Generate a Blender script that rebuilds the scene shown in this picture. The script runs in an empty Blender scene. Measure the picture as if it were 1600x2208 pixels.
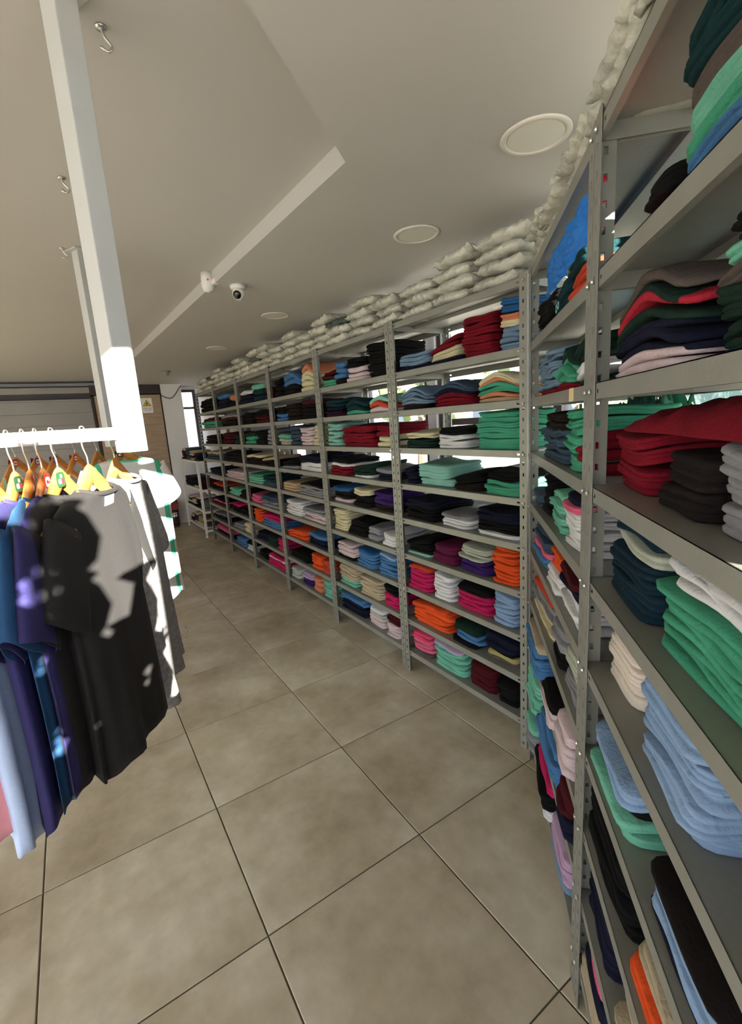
import bpy, bmesh, math, random
from mathutils import Vector, Matrix, noise

random.seed(11)
SC = bpy.context.scene
COL = SC.collection
PI = math.pi

# ---------------------------------------------------------------- camera, world, sun, exposure
cam_data = bpy.data.cameras.new('camera')
cam_data.sensor_fit = 'HORIZONTAL'
cam_data.sensor_width = 36.0
cam_data.lens = 36.0 * 995.6 / 1600.0
cam_data.clip_start = 0.02
cam_data.clip_end = 200.0
cam = bpy.data.objects.new('camera', cam_data)
COL.objects.link(cam)
PITCH, YAW, ROLL, CAMZ = 0.1951, -1.0068, -0.0667, 1.5438
_f0 = Vector((math.sin(YAW), math.cos(YAW), 0)); _r0 = Vector((math.cos(YAW), -math.sin(YAW), 0)); _u0 = Vector((0, 0, 1))
_f = _f0 * math.cos(PITCH) - _u0 * math.sin(PITCH)
_u = _f0 * math.sin(PITCH) + _u0 * math.cos(PITCH)
_r = _r0 * math.cos(ROLL) + _u * math.sin(ROLL)
_v = _u * math.cos(ROLL) - _r0 * math.sin(ROLL)
_m = Matrix((_r, _v, -_f)).transposed().to_4x4()
_m.translation = Vector((0, 0, CAMZ))
cam.matrix_world = _m
SC.camera = cam

world = bpy.data.worlds.new('sky')
SC.world = world
world.use_nodes = True
_bg = world.node_tree.nodes['Background']
_bg.inputs[0].default_value = (0.89, 0.90, 1.0, 1)
_bg.inputs[1].default_value = 2.2

SUN_DIR = Vector((-1.0, 0.0, -0.23)).normalized()       # the way the light travels
sun_data = bpy.data.lights.new('sun', 'SUN')
sun_data.energy = 26.0
sun_data.angle = 0.009
sun_data.color = (1.0, 0.91, 0.78)
sun = bpy.data.objects.new('sun', sun_data)
sun.rotation_euler = SUN_DIR.to_track_quat('-Z', 'Y').to_euler()
sun.location = (8, 1, 3)
COL.objects.link(sun)

SC.view_settings.view_transform = 'Standard'
SC.view_settings.look = 'None'
SC.view_settings.gamma = 1.0
SC.view_settings.use_curve_mapping = False
SC.view_settings.exposure = 1.85
SC.cycles.use_denoising = True
SC.cycles.max_bounces = 10
SC.cycles.diffuse_bounces = 6
SC.cycles.transparent_max_bounces = 12
SC.cycles.sample_clamp_indirect = 6.0

# ---------------------------------------------------------------- helpers
def lin(h):
    r, g, b = (int(h[i:i + 2], 16) / 255.0 for i in (0, 2, 4))
    f = lambda c: c / 12.92 if c <= 0.04045 else ((c + 0.055) / 1.055) ** 2.4
    return (f(r), f(g), f(b), 1.0)

def base_mat(name):
    m = bpy.data.materials.new(name)
    m.use_nodes = True
    nt = m.node_tree
    b = nt.nodes['Principled BSDF']
    return m, nt, b

def mat(name, hexcol, rough=0.6, metal=0.0, var=0.0, scale=8.0, bump=0.0, bscale=60.0, objvar=0.0, spec=0.5, detail=4.0):
    m, nt, b = base_mat(name)
    c = lin(hexcol)
    b.inputs['Base Color'].default_value = c
    b.inputs['Roughness'].default_value = rough
    b.inputs['Metallic'].default_value = metal
    b.inputs['Specular IOR Level'].default_value = spec
    if var or bump or objvar:
        tc = nt.nodes.new('ShaderNodeTexCoord')
    if var or objvar:
        hsv = nt.nodes.new('ShaderNodeHueSaturation')
        hsv.inputs['Color'].default_value = c
        mul = nt.nodes.new('ShaderNodeMath'); mul.operation = 'ADD'; mul.inputs[0].default_value = 1.0; mul.inputs[1].default_value = 0.0
        if var:
            n = nt.nodes.new('ShaderNodeTexNoise'); n.inputs['Scale'].default_value = scale; n.inputs['Detail'].default_value = detail
            nt.links.new(tc.outputs['Object'], n.inputs['Vector'])
            mr = nt.nodes.new('ShaderNodeMapRange'); mr.inputs['From Min'].default_value = 0.3; mr.inputs['From Max'].default_value = 0.7
            mr.inputs['To Min'].default_value = 1 - var; mr.inputs['To Max'].default_value = 1 + var
            nt.links.new(n.outputs['Fac'], mr.inputs['Value'])
            nt.links.new(mr.outputs['Result'], mul.inputs[0])
        if objvar:
            oi = nt.nodes.new('ShaderNodeObjectInfo')
            mo = nt.nodes.new('ShaderNodeMapRange'); mo.inputs['To Min'].default_value = -objvar; mo.inputs['To Max'].default_value = objvar
            nt.links.new(oi.outputs['Random'], mo.inputs['Value'])
            nt.links.new(mo.outputs['Result'], mul.inputs[1])
        nt.links.new(mul.outputs[0], hsv.inputs['Value'])
        nt.links.new(hsv.outputs['Color'], b.inputs['Base Color'])
    if bump:
        n2 = nt.nodes.new('ShaderNodeTexNoise'); n2.inputs['Scale'].default_value = bscale; n2.inputs['Detail'].default_value = 3.0
        nt.links.new(tc.outputs['Object'], n2.inputs['Vector'])
        bp = nt.nodes.new('ShaderNodeBump'); bp.inputs['Strength'].default_value = bump; bp.inputs['Distance'].default_value = 0.01
        nt.links.new(n2.outputs['Fac'], bp.inputs['Height'])
        nt.links.new(bp.outputs['Normal'], b.inputs['Normal'])
    return m

def new_obj(name, me, parent=None, mats=None, smooth=False):
    if isinstance(me, bmesh.types.BMesh):
        mesh = bpy.data.meshes.new(name)
        me.normal_update()
        me.to_mesh(mesh); me.free(); me = mesh
    if mats is not None:
        if not isinstance(mats, (list, tuple)):
            mats = [mats]
        for m in mats:
            me.materials.append(m)
    if smooth:
        me.polygons.foreach_set('use_smooth', [True] * len(me.polygons))
    o = bpy.data.objects.new(name, me)
    COL.objects.link(o)
    if parent:
        o.parent = parent
    return o

def share(o, name=None, parent=None, loc=None, rot=None):
    c = o.copy()
    if name: c.name = name
    COL.objects.link(c)
    c.parent = parent
    if loc is not None: c.location = loc
    if rot is not None: c.rotation_euler = rot
    return c

def empty(name, loc=(0, 0, 0), rz=0.0, parent=None):
    o = bpy.data.objects.new(name, None)
    o.empty_display_size = 0.05
    COL.objects.link(o)
    o.location = loc
    o.rotation_euler = (0, 0, rz)
    if parent: o.parent = parent
    return o

def tag(o, label=None, cat=None, group=None, kind=None):
    if label: o['label'] = label
    if cat: o['category'] = cat
    if group: o['group'] = group
    if kind: o['kind'] = kind
    return o

def box(bm, x0, x1, y0, y1, z0, z1, M=None, mi=0):
    vs = [bm.verts.new(Vector(p) if M is None else M @ Vector(p)) for p in
          ((x0, y0, z0), (x1, y0, z0), (x1, y1, z0), (x0, y1, z0), (x0, y0, z1), (x1, y0, z1), (x1, y1, z1), (x0, y1, z1))]
    fs = []
    for f in ((3, 2, 1, 0), (4, 5, 6, 7), (0, 1, 5, 4), (1, 2, 6, 5), (2, 3, 7, 6), (3, 0, 4, 7)):
        fc = bm.faces.new([vs[i] for i in f]); fc.material_index = mi; fs.append(fc)
    return vs

def bevel_all(bm, w, seg=2):
    bmesh.ops.bevel(bm, geom=list(bm.edges), offset=w, segments=seg, affect='EDGES', profile=0.6)

def bbox_obj(name, dims, parent, mats, bev=0.0, seg=2, smooth=False):
    bm = bmesh.new(); box(bm, *dims)
    if bev: bevel_all(bm, bev, seg)
    return new_obj(name, bm, parent, mats, smooth)

def rings_mesh(bm, rings, close=True, cap0=False, cap1=False, mi=0):
    R = [[bm.verts.new(p) for p in r] for r in rings]
    n = len(R[0])
    for a, b in zip(R, R[1:]):
        for i in range(n if close else n - 1):
            j = (i + 1) % n
            f = bm.faces.new((a[i], a[j], b[j], b[i])); f.material_index = mi
    if cap0: bm.faces.new(list(reversed(R[0]))).material_index = mi
    if cap1: bm.faces.new(R[-1]).material_index = mi
    return R

def tube(bm, pts, r, n=8, cap=True, rad=None, mi=0):
    pts = [Vector(p) for p in pts]
    rings = []
    prev = None
    for i, p in enumerate(pts):
        t = (pts[min(i + 1, len(pts) - 1)] - pts[max(i - 1, 0)]).normalized()
        if prev is None:
            a = t.orthogonal().normalized()
        else:
            a = (prev - t * prev.dot(t)).normalized()
        prev = a
        b = t.cross(a)
        rr = rad[i] if rad else r
        rings.append([p + (a * math.cos(2 * PI * k / n) + b * math.sin(2 * PI * k / n)) * rr for k in range(n)])
    rings_mesh(bm, rings, True, cap, cap, mi)

def lathe(bm, prof, n=24, M=None, mi=0):
    rings = []
    for r, z in prof:
        ring = []
        for k in range(n):
            a = 2 * PI * k / n
            p = Vector((r * math.cos(a), r * math.sin(a), z))
            ring.append(M @ p if M else p)
        rings.append(ring)
    rings_mesh(bm, rings, True, prof[0][0] > 1e-5, prof[-1][0] > 1e-5, mi)

def catmull(P, n=6):
    P = [Vector(p) for p in P]
    Q = [P[0] * 2 - P[1]] + P + [P[-1] * 2 - P[-2]]
    out = []
    for i in range(1, len(Q) - 2):
        for k in range(n):
            t = k / n
            a, b, c, d = Q[i - 1], Q[i], Q[i + 1], Q[i + 2]
            out.append(0.5 * ((2 * b) + (c - a) * t + (2 * a - 5 * b + 4 * c - d) * t * t + (3 * b - a - 3 * c + d) * t ** 3))
    out.append(P[-1])
    return out

ORD = ['zeroth', 'first', 'second', 'third', 'fourth', 'fifth', 'sixth', 'seventh', 'eighth', 'ninth', 'tenth', 'eleventh', 'twelfth',
       'thirteenth', 'fourteenth', 'fifteenth', 'sixteenth', 'seventeenth', 'eighteenth', 'nineteenth', 'twentieth', 'twenty-first', 'twenty-second']

# ---------------------------------------------------------------- materials
M_steel = mat('grey_painted_steel', '86867e', 0.42, 0.25, 0.07, 9.0, 0.05, 90.0)
M_steel_in = M_steel
M_bolt = mat('zinc_bolt', 'c8cac6', 0.28, 0.9)
M_white_metal = mat('white_painted_metal', 'd8d6d2', 0.4, 0.0, 0.03)
M_railm = mat('rail_paint', 'b4b5b3', 0.4, 0.0, 0.03)
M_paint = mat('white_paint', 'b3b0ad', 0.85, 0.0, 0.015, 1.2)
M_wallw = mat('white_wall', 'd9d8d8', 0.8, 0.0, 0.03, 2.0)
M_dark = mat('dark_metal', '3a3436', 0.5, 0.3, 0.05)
M_frame = mat('window_frame', '4b4244', 0.5, 0.2, 0.05)
M_black = mat('black_plastic', '111111', 0.4)
M_glassy = mat('camera_lens', '050506', 0.08)
M_grout = mat('grout', '57503f', 0.95, 0.0, 0.08, 20.0)
M_shutter = mat('grey_shutter', '8b8785', 0.55, 0.1, 0.05, 3.0)
M_diff = mat('light_diffuser', 'd2cfc6', 0.5)
M_ring = mat('light_ring', 'cfc9c0', 0.6)
M_cable = mat('black_cable', '1a1a1c', 0.5)

def tile_material():
    m, nt, b = base_mat('porcelain_tile')
    geo = nt.nodes.new('ShaderNodeNewGeometry')
    n1 = nt.nodes.new('ShaderNodeTexNoise'); n1.inputs['Scale'].default_value = 2.6; n1.inputs['Detail'].default_value = 7.0; n1.inputs['Roughness'].default_value = 0.62
    n2 = nt.nodes.new('ShaderNodeTexNoise'); n2.inputs['Scale'].default_value = 14.0; n2.inputs['Detail'].default_value = 5.0
    oi = nt.nodes.new('ShaderNodeObjectInfo')
    add = nt.nodes.new('ShaderNodeVectorMath'); add.operation = 'ADD'
    sc = nt.nodes.new('ShaderNodeVectorMath'); sc.operation = 'SCALE'; sc.inputs['Scale'].default_value = 17.0
    comb = nt.nodes.new('ShaderNodeCombineXYZ')
    nt.links.new(oi.outputs['Random'], comb.inputs['X']); nt.links.new(oi.outputs['Random'], comb.inputs['Z'])
    nt.links.new(comb.outputs[0], sc.inputs[0])
    nt.links.new(geo.outputs['Position'], add.inputs[0]); nt.links.new(sc.outputs['Vector'], add.inputs[1])
    for n in (n1, n2): nt.links.new(add.outputs['Vector'], n.inputs['Vector'])
    r1 = nt.nodes.new('ShaderNodeValToRGB')
    r1.color_ramp.elements[0].position = 0.33; r1.color_ramp.elements[0].color = lin('a2967f')
    r1.color_ramp.elements[1].position = 0.66; r1.color_ramp.elements[1].color = lin('cbc3b1')
    e = r1.color_ramp.elements.new(0.5); e.color = lin('b7ac97')
    nt.links.new(n1.outputs['Fac'], r1.inputs['Fac'])
    r2 = nt.nodes.new('ShaderNodeMapRange'); r2.inputs['From Min'].default_value = 0.25; r2.inputs['From Max'].default_value = 0.75
    r2.inputs['To Min'].default_value = 0.88; r2.inputs['To Max'].default_value = 1.1
    nt.links.new(n2.outputs['Fac'], r2.inputs['Value'])
    hsv = nt.nodes.new('ShaderNodeHueSaturation')
    nt.links.new(r1.outputs['Color'], hsv.inputs['Color']); nt.links.new(r2.outputs['Result'], hsv.inputs['Value'])
    nt.links.new(hsv.outputs['Color'], b.inputs['Base Color'])
    rr = nt.nodes.new('ShaderNodeMapRange'); rr.inputs['To Min'].default_value = 0.34; rr.inputs['To Max'].default_value = 0.52
    nt.links.new(n1.outputs['Fac'], rr.inputs['Value']); nt.links.new(rr.outputs['Result'], b.inputs['Roughness'])
    bp = nt.nodes.new('ShaderNodeBump'); bp.inputs['Strength'].default_value = 0.04; bp.inputs['Distance'].default_value = 0.01
    nt.links.new(n2.outputs['Fac'], bp.inputs['Height']); nt.links.new(bp.outputs['Normal'], b.inputs['Normal'])
    return m
M_tile = tile_material()

def wood_material(name, c0, c1, axis=2, scale=14.0, rough=0.5):
    m, nt, b = base_mat(name)
    tc = nt.nodes.new('ShaderNodeTexCoord')
    mp = nt.nodes.new('ShaderNodeMapping')
    s = [1.0, 1.0, 1.0]
    for i in range(3): s[i] = scale if i != axis else scale * 0.07
    mp.inputs['Scale'].default_value = s
    nt.links.new(tc.outputs['Object'], mp.inputs['Vector'])
    n = nt.nodes.new('ShaderNodeTexNoise'); n.inputs['Scale'].default_value = 1.6; n.inputs['Detail'].default_value = 6.0; n.inputs['Distortion'].default_value = 0.4
    nt.links.new(mp.outputs['Vector'], n.inputs['Vector'])
    r = nt.nodes.new('ShaderNodeValToRGB')
    r.color_ramp.elements[0].position = 0.3; r.color_ramp.elements[0].color = lin(c0)
    r.color_ramp.elements[1].position = 0.7; r.color_ramp.elements[1].color = lin(c1)
    nt.links.new(n.outputs['Fac'], r.inputs['Fac'])
    nt.links.new(r.outputs['Color'], b.inputs['Base Color'])
    b.inputs['Roughness'].default_value = rough
    return m
M_wood_cab = wood_material('oak_laminate', '95806a', 'b09880', 1, 22.0, 0.55)
M_wood_table = wood_material('table_wood', '7d5029', '9c6a3a', 2, 14.0, 0.45)
M_hang = wood_material('hanger_wood', 'c27a34', 'dd9c4e', 0, 40.0, 0.38)
M_hang2 = wood_material('hanger_wood_red', 'ad6432', 'c67d43', 0, 40.0, 0.38)

def glass_material():
    m, nt, b = base_mat('window_glass')
    out = nt.nodes['Material Output']
    tr = nt.nodes.new('ShaderNodeBsdfTransparent'); tr.inputs[0].default_value = (0.93, 0.96, 0.96, 1)
    gl = nt.nodes.new('ShaderNodeBsdfGlossy'); gl.inputs['Roughness'].default_value = 0.02
    mx = nt.nodes.new('ShaderNodeMixShader'); mx.inputs[0].default_value = 0.07
    nt.links.new(tr.outputs[0], mx.inputs[1]); nt.links.new(gl.outputs[0], mx.inputs[2])
    nt.links.new(mx.outputs[0], out.inputs['Surface'])
    return m
M_glass = glass_material()

def film_material(name, hexcol, rough=0.22, alpha=0.35, metal=0.75):
    m, nt, b = base_mat(name)
    out = nt.nodes['Material Output']
    b.inputs['Base Color'].default_value = lin(hexcol); b.inputs['Roughness'].default_value = rough; b.inputs['Metallic'].default_value = metal
    tc = nt.nodes.new('ShaderNodeTexCoord')
    n = nt.nodes.new('ShaderNodeTexNoise'); n.inputs['Scale'].default_value = 9.0; n.inputs['Detail'].default_value = 3.0; n.inputs['Distortion'].default_value = 1.2
    nt.links.new(tc.outputs['Object'], n.inputs['Vector'])
    bp = nt.nodes.new('ShaderNodeBump'); bp.inputs['Strength'].default_value = 0.7; bp.inputs['Distance'].default_value = 0.03
    nt.links.new(n.outputs['Fac'], bp.inputs['Height']); nt.links.new(bp.outputs['Normal'], b.inputs['Normal'])
    tl = nt.nodes.new('ShaderNodeBsdfTranslucent'); tl.inputs[0].default_value = lin(hexcol)
    mx = nt.nodes.new('ShaderNodeMixShader'); mx.inputs[0].default_value = alpha
    nt.links.new(b.outputs[0], mx.inputs[1]); nt.links.new(tl.outputs[0], mx.inputs[2])
    nt.links.new(mx.outputs[0], out.inputs['Surface'])
    return m
M_silver = film_material('silver_film', 'b4c2c6', 0.2, 0.25, 0.85)
M_bluefilm = film_material('blue_plastic_film', '4aa6ea', 0.22, 0.6, 0.0)
M_pinkfilm = film_material('pink_plastic_film', 'e8356f', 0.25, 0.6, 0.0)

FAB = {  # colour code: (albedo, words)
 'navy': ('13162c', 'navy blue'), 'steel': ('7791aa', 'steel blue'), 'cream': ('ddd2ac', 'cream'), 'crimson': ('7c0f21', 'crimson'),
 'salmon': ('dd8a63', 'salmon'), 'royal': ('2b6196', 'royal blue'), 'brown': ('1d1411', 'dark brown'), 'slate': ('3d5063', 'slate blue'),
 'tan': ('c2a883', 'tan'), 'green': ('4aa582', 'jade green'), 'forest': ('162f25', 'forest green'), 'white': ('e6e6e8', 'white'),
 'black': ('0d0c0d', 'black'), 'aqua': ('8cc4b4', 'pale aqua'), 'gray': ('8f8f94', 'grey'), 'plum': ('5e153b', 'plum'),
 'purple': ('3b2165', 'purple'), 'sage': ('b9bfae', 'sage grey'), 'orange': ('f25a26', 'bright orange'), 'magenta': ('c8215f', 'magenta'),
 'rust': ('cf4a30', 'rust red'), 'sky': ('8eabce', 'light blue'), 'blue': ('4b7bad', 'mid blue'), 'taupe': ('5c534e', 'taupe'),
 'olive': ('b5a86a', 'olive yellow'), 'pink': ('e86a8e', 'pink'), 'hotpink': ('ee4a74', 'hot pink'), 'mint': ('78c4aa', 'mint green'),
 'lilac': ('c3aed0', 'lilac'), 'maroon': ('4a0f17', 'maroon'), 'blush': ('dcc6c8', 'pale blush'), 'teal': ('11353a', 'dark teal'),
 'beige': ('bfae92', 'beige'), 'red': ('b5283a', 'red'), 'charcoal': ('1d1716', 'charcoal'), 'navyteal': ('112a37', 'deep petrol blue'),
 'ivory': ('e9dccb', 'ivory'), 'mauve': ('bb9ab8', 'mauve'),
}
FMAT = {}
FSC = 0.84
def fab(c):
    if c not in FMAT:
        h = FAB[c][0]
        h = ''.join('%02x' % int(int(h[i:i + 2], 16) * FSC) for i in (0, 2, 4))
        m = mat('fabric_' + c, h, 0.92, 0.0, 0.10, 7.0, 0.22, 140.0, 0.07, 0.15)
        b = m.node_tree.nodes['Principled BSDF']
        nt = m.node_tree
        bp = [n for n in nt.nodes if n.type == 'BUMP'][0]; tc = [n for n in nt.nodes if n.type == 'TEX_COORD'][0]
        n3 = nt.nodes.new('ShaderNodeTexNoise'); n3.inputs['Scale'].default_value = 16.0; n3.inputs['Detail'].default_value = 4.0; n3.inputs['Distortion'].default_value = 0.8
        nt.links.new(tc.outputs['Object'], n3.inputs['Vector'])
        b3 = nt.nodes.new('ShaderNodeBump'); b3.inputs['Strength'].default_value = 0.35; b3.inputs['Distance'].default_value = 0.02
        nt.links.new(n3.outputs['Fac'], b3.inputs['Height']); nt.links.new(b3.outputs['Normal'], bp.inputs['Normal'])
        FMAT[c] = m
    return FMAT[c]

# ---------------------------------------------------------------- geometry constants of the place
YA = 1.5554                                   # front plane of the long shelving run
TH = 0.7716                                   # the second run turns away by this angle
OB = Vector((-1.26029, 1.57504, 0))
DB = Vector((math.cos(TH), -math.sin(TH), 0))
NB = Vector((math.sin(TH), math.cos(TH), 0))
LEV = [2.0482, 1.7919, 1.5874, 1.3815, 1.1779, 0.9771, 0.7628, 0.5544, 0.3486, 0.1398]
DEPTH = 0.40
ZLOW, ZHIGH = 2.36, 2.43
XF = -8.9                                     # far end wall
YW = 2.06
ROOM = [(XF, -4.2), (2.7, -4.2), (2.7, -1.575), (-1.04, YW), (XF, YW)]

def runpt(run, s, d, z):
    if run == 'A':
        return Vector((s, YA + d, z))
    return OB + DB * s + NB * d + Vector((0, 0, z))
def runrot(run):
    return 0.0 if run == 'A' else -TH

def poly_prism(bm, pts, z0, z1):
    a = [bm.verts.new((x, y, z0)) for x, y in pts]; b = [bm.verts.new((x, y, z1)) for x, y in pts]
    n = len(pts)
    bm.faces.new(list(reversed(a))); bm.faces.new(b)
    for i in range(n):
        j = (i + 1) % n
        bm.faces.new((a[i], a[j], b[j], b[i]))
    bmesh.ops.recalc_face_normals(bm, faces=list(bm.faces))

# ---------------------------------------------------------------- floor with its tiles
bm = bmesh.new(); poly_prism(bm, ROOM, -0.12, -0.0035)
floor = tag(new_obj('floor', bm, None, M_grout), kind='structure')
bm = bmesh.new(); box(bm, 0.0023, 0.5977, 0.0023, 0.5977, -0.009, 0.0)
bmesh.ops.bevel(bm, geom=[e for e in bm.edges if all(v.co.z > -0.001 for v in e.verts)], offset=0.0018, segments=1, affect='EDGES')
tile0 = new_obj('tile', bm, floor, M_tile)
first = True
for i in range(-14, 7):
    for j in range(-9, 2):
        x = -0.5934 + (i - 1) * 0.6; y = 1.475 + (j - 1) * 0.6
        cx, cy = x + 0.3, y + 0.3
        if cx < XF + 0.02 or cx > 2.69 or cy > YW + 0.2 or cy < -4.2: continue
        if (Vector((cx, cy, 0)) - OB).dot(NB) > 0.62: continue
        if first: tile0.location = (x, y, 0); first = False
        else: share(tile0, 'tile', floor, (x, y, 0))

# ---------------------------------------------------------------- ceiling: raised field and lower soffit along the shelving
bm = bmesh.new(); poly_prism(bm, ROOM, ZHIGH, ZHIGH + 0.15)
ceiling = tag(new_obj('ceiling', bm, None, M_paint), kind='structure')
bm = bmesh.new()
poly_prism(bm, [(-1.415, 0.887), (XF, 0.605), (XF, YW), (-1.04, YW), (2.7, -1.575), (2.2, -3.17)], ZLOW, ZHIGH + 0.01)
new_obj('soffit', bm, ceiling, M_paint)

# ---------------------------------------------------------------- walls and windows
WN = [0]
def wall_with_windows(name, p0, p1, spans, zs, zt, thick, height=ZHIGH + 0.15, transom=None, wallmat=M_wallw, pier=M_wallw):
    """a wall from p0 to p1 (outward normal on the left-hand side of p1->p0); spans are the openings along it"""
    p0 = Vector((*p0, 0)); p1 = Vector((*p1, 0)); L = (p1 - p0).length; d = (p1 - p0) / L
    ang = math.atan2(d.y, d.x)
    bm = bmesh.new()
    if zs > 0: box(bm, 0, L, 0, thick, -0.12, zs)
    box(bm, 0, L, 0, thick, zt, height)
    cur = 0.0
    for a, b in list(spans) + [(L, L)]:
        if a - cur > 1e-4: box(bm, cur, a, 0, thick, zs, zt)
        cur = b
    w = new_obj(name, bm, None, wallmat); w.location = p0; w.rotation_euler = (0, 0, ang)
    tag(w, kind='structure')
    for a, b in spans:
        WN[0] += 1
        e = empty('window_%d' % WN[0], p0 + d * a, ang); tag(e, kind='structure')
        bm = bmesh.new(); t = 0.045; W = b - a
        y0, y1 = 0.02, 0.075
        box(bm, 0, t, y0, y1, zs, zt); box(bm, W - t, W, y0, y1, zs, zt)
        box(bm, t, W - t, y0, y1, zs, zs + t); box(bm, t, W - t, y0, y1, zt - t, zt)
        zz = [zs + t, zt - t]
        if transom:
            box(bm, t, W - t, y0, y1, transom - 0.02, transom + 0.02); zz = [zs + t, transom - 0.02, transom + 0.02, zt - t]
        new_obj('window_frame', bm, e, M_frame)
        for q in range(0, len(zz), 2):
            bbox_obj('pane', (t, W - t, 0.045, 0.05, zz[q], zz[q + 1]), e, M_glass)
    return w
def spans_every(L, w, pier, start=0.0):
    out = []; c = start + pier
    while c + w < L - 0.05:
        out.append((c, c + w)); c += w + pier
    return out
wall_with_windows('wall_back', (XF, YW), (-1.04, YW), [(4.02, 4.45), (5.62, 6.44), (6.53, 7.35), (7.40, 7.82)], 1.02, 2.24, 0.12, transom=1.50)
Lb = math.hypot(2.7 + 1.04, -1.575 - YW)
wall_with_windows('wall_right', (-1.04, YW), (2.7, -1.575), spans_every(Lb, 1.25, 0.07), 1.16, 2.30, 0.12)
wall_with_windows('wall_entrance', (2.7, -1.575), (2.7, -4.2), [(0.15, 1.3), (1.36, 2.5)], 0.1, 2.25, 0.12)
wall_with_windows('wall_front', (2.7, -4.2), (XF, -4.2), [(0.12, 1.8), (1.92, 3.6), (3.72, 5.4)], 0.3, 2.25, 0.12)
wall_with_windows('wall_left', (XF, -4.2), (XF, YW), [(YW + 4.2 - 0.29, YW + 4.2 - 0.01)], 1.08, 2.3, 0.12, transom=1.98)

# ---------------------------------------------------------------- outside: ground, a pale building across the street, two trees
M_ground = mat('paving', '9a948a', 0.9, 0, 0.08, 3.0)
M_bwall = mat('pale_render', 'd8cdbf', 0.9, 0, 0.12, 1.5)
M_bwin = mat('building_window', '4a5560', 0.2)
M_leaf = mat('leaves', '5a6a3c', 0.8, 0, 0.3, 5.0)
M_bark = mat('bark', '54463a', 0.9)
bm = bmesh.new(); box(bm, -40, 30, -30, 40, -0.5, -0.13)
tag(new_obj('street', bm, None, M_ground), kind='structure')
bl = tag(empty('building', (-7, 8.2, -0.13)), 'pale rendered building seen through the shop windows', 'building')
bbox_obj('facade', (-9, 8.6, 0, 5, 0, 4.6), bl, M_bwall)
for i in range(9):
    for k in range(2):
        o = bbox_obj('building_window', (-8.3 + i * 1.8, -7.2 + i * 1.8, -0.03, 0.05, 0.9 + k * 1.9, 2.2 + k * 1.9), bl, M_bwin)
def tree(x, y, h, label):
    t = tag(empty('tree', (x, y, -0.13)), label, 'tree')
    bm = bmesh.new(); tube(bm, [(0, 0, 0), (0.05, 0, h * 0.4), (0, 0.05, h * 0.75)], 0.1, 8, rad=[0.13, 0.1, 0.06]); new_obj('trunk', bm, t, M_bark)
    bm = bmesh.new()
    for q in range(160):
        p = Vector((random.gauss(0, .55), random.gauss(0, .55), h * 0.72 + random.gauss(0, .45)))
        a = Vector((random.gauss(0, 1), random.gauss(0, 1), random.gauss(0, 1))).normalized() * 0.14; b = a.orthogonal().normalized() * 0.09
        bm.faces.new([bm.verts.new(p + v) for v in (a, b, -a, -b)])
    tag(new_obj('foliage', bm, t, M_leaf), kind='stuff')
tree(-3.4, 5.2, 3.2, 'small street tree outside the middle windows')
tree(-6.9, 5.6, 3.0, 'small street tree outside the far windows')

# ---------------------------------------------------------------- shelving units
PW, PT, PP = 0.037, 0.0022, 0.045
PH = 2.062
def slotted_angle(side):
    """L-shaped slotted post; its corner is at the origin, flanges run inward (+x or -x) and back (+y)"""
    bm = bmesh.new()
    n = int(PH / PP)
    for fl in (0, 1):
        cols = [0.0, 0.0145, 0.0225, PW]
        zs = []
        for k in range(n):
            z0 = k * PP
            zs += [z0, z0 + 0.0155, z0 + 0.0295]
        zs.append(n * PP); zs[-1] = max(zs[-1], PH)
        V = {}
        for i, c in enumerate(cols):
            for j, z in enumerate(zs):
                V[i, j] = bm.verts.new((c * side, 0, z) if fl == 0 else (0, c, z))
        for i in range(3):
            for j in range(len(zs) - 1):
                if i == 1 and j % 3 == 1: continue
                q = [V[i, j], V[i + 1, j], V[i + 1, j + 1], V[i, j + 1]]
                if (fl == 0) != (side > 0): q.reverse()
                bm.faces.new(q)
    bmesh.ops.remove_doubles(bm, verts=list(bm.verts), dist=1e-5)
    bmesh.ops.recalc_face_normals(bm, faces=list(bm.faces))
    bmesh.ops.solidify(bm, geom=list(bm.faces), thickness=PT)
    me = bpy.data.meshes.new('post'); bm.to_mesh(me); bm.free(); me.materials.append(M_steel)
    return me
POST_L, POST_R = slotted_angle(1), slotted_angle(-1)

def shelf_mesh(w):
    bm = bmesh.new()
    d = DEPTH; h = 0.031; t = 0.0016
    box(bm, 0, w, 0.0, d, -t, 0)
    # front and back lips with a slot near each end
    for y in (0.0, d):
        xs = [0, 0.034, 0.05, w - 0.05, w - 0.034, w]; zs = [-h, -0.020, -0.0125, 0]
        y0, y1 = (y, y + t) if y == 0 else (y - t, y)
        for i in range(5):
            for j in range(3):
                if i in (1, 3) and j == 1: continue
                box(bm, xs[i], xs[i + 1], y0, y1, zs[j], zs[j + 1])
        box(bm, 0.002, w - 0.002, *((t, 0.012) if y == 0 else (d - 0.012, d - t)), -h, -h + t)
    for x in (0, w - t):
        box(bm, x, x + t, t, d - t, -h, -t)
    # stiffening channel below the tray
    box(bm, t, w - t, d * 0.5 - 0.03, d * 0.5 + 0.03, -0.018, -t)
    me = bpy.data.meshes.new('shelf'); bm.to_mesh(me); bm.free(); me.materials.append(M_steel)
    return me
bm = bmesh.new(); lathe(bm, [(0.0, -0.004), (0.0036, -0.0035), (0.0055, -0.001), (0.0055, 0.0)], 10, Matrix.Rotation(PI / 2, 4, 'X') @ Matrix.Scale(-1, 4, (0, 0, 1)))
bmesh.ops.recalc_face_normals(bm, faces=list(bm.faces))
ME_BOLT = bpy.data.meshes.new('bolt'); bm.to_mesh(ME_BOLT); bm.free(); ME_BOLT.materials.append(M_bolt)
M_tape = mat('masking_tape', 'd2bd8c', 0.7, 0, 0.06)

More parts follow.
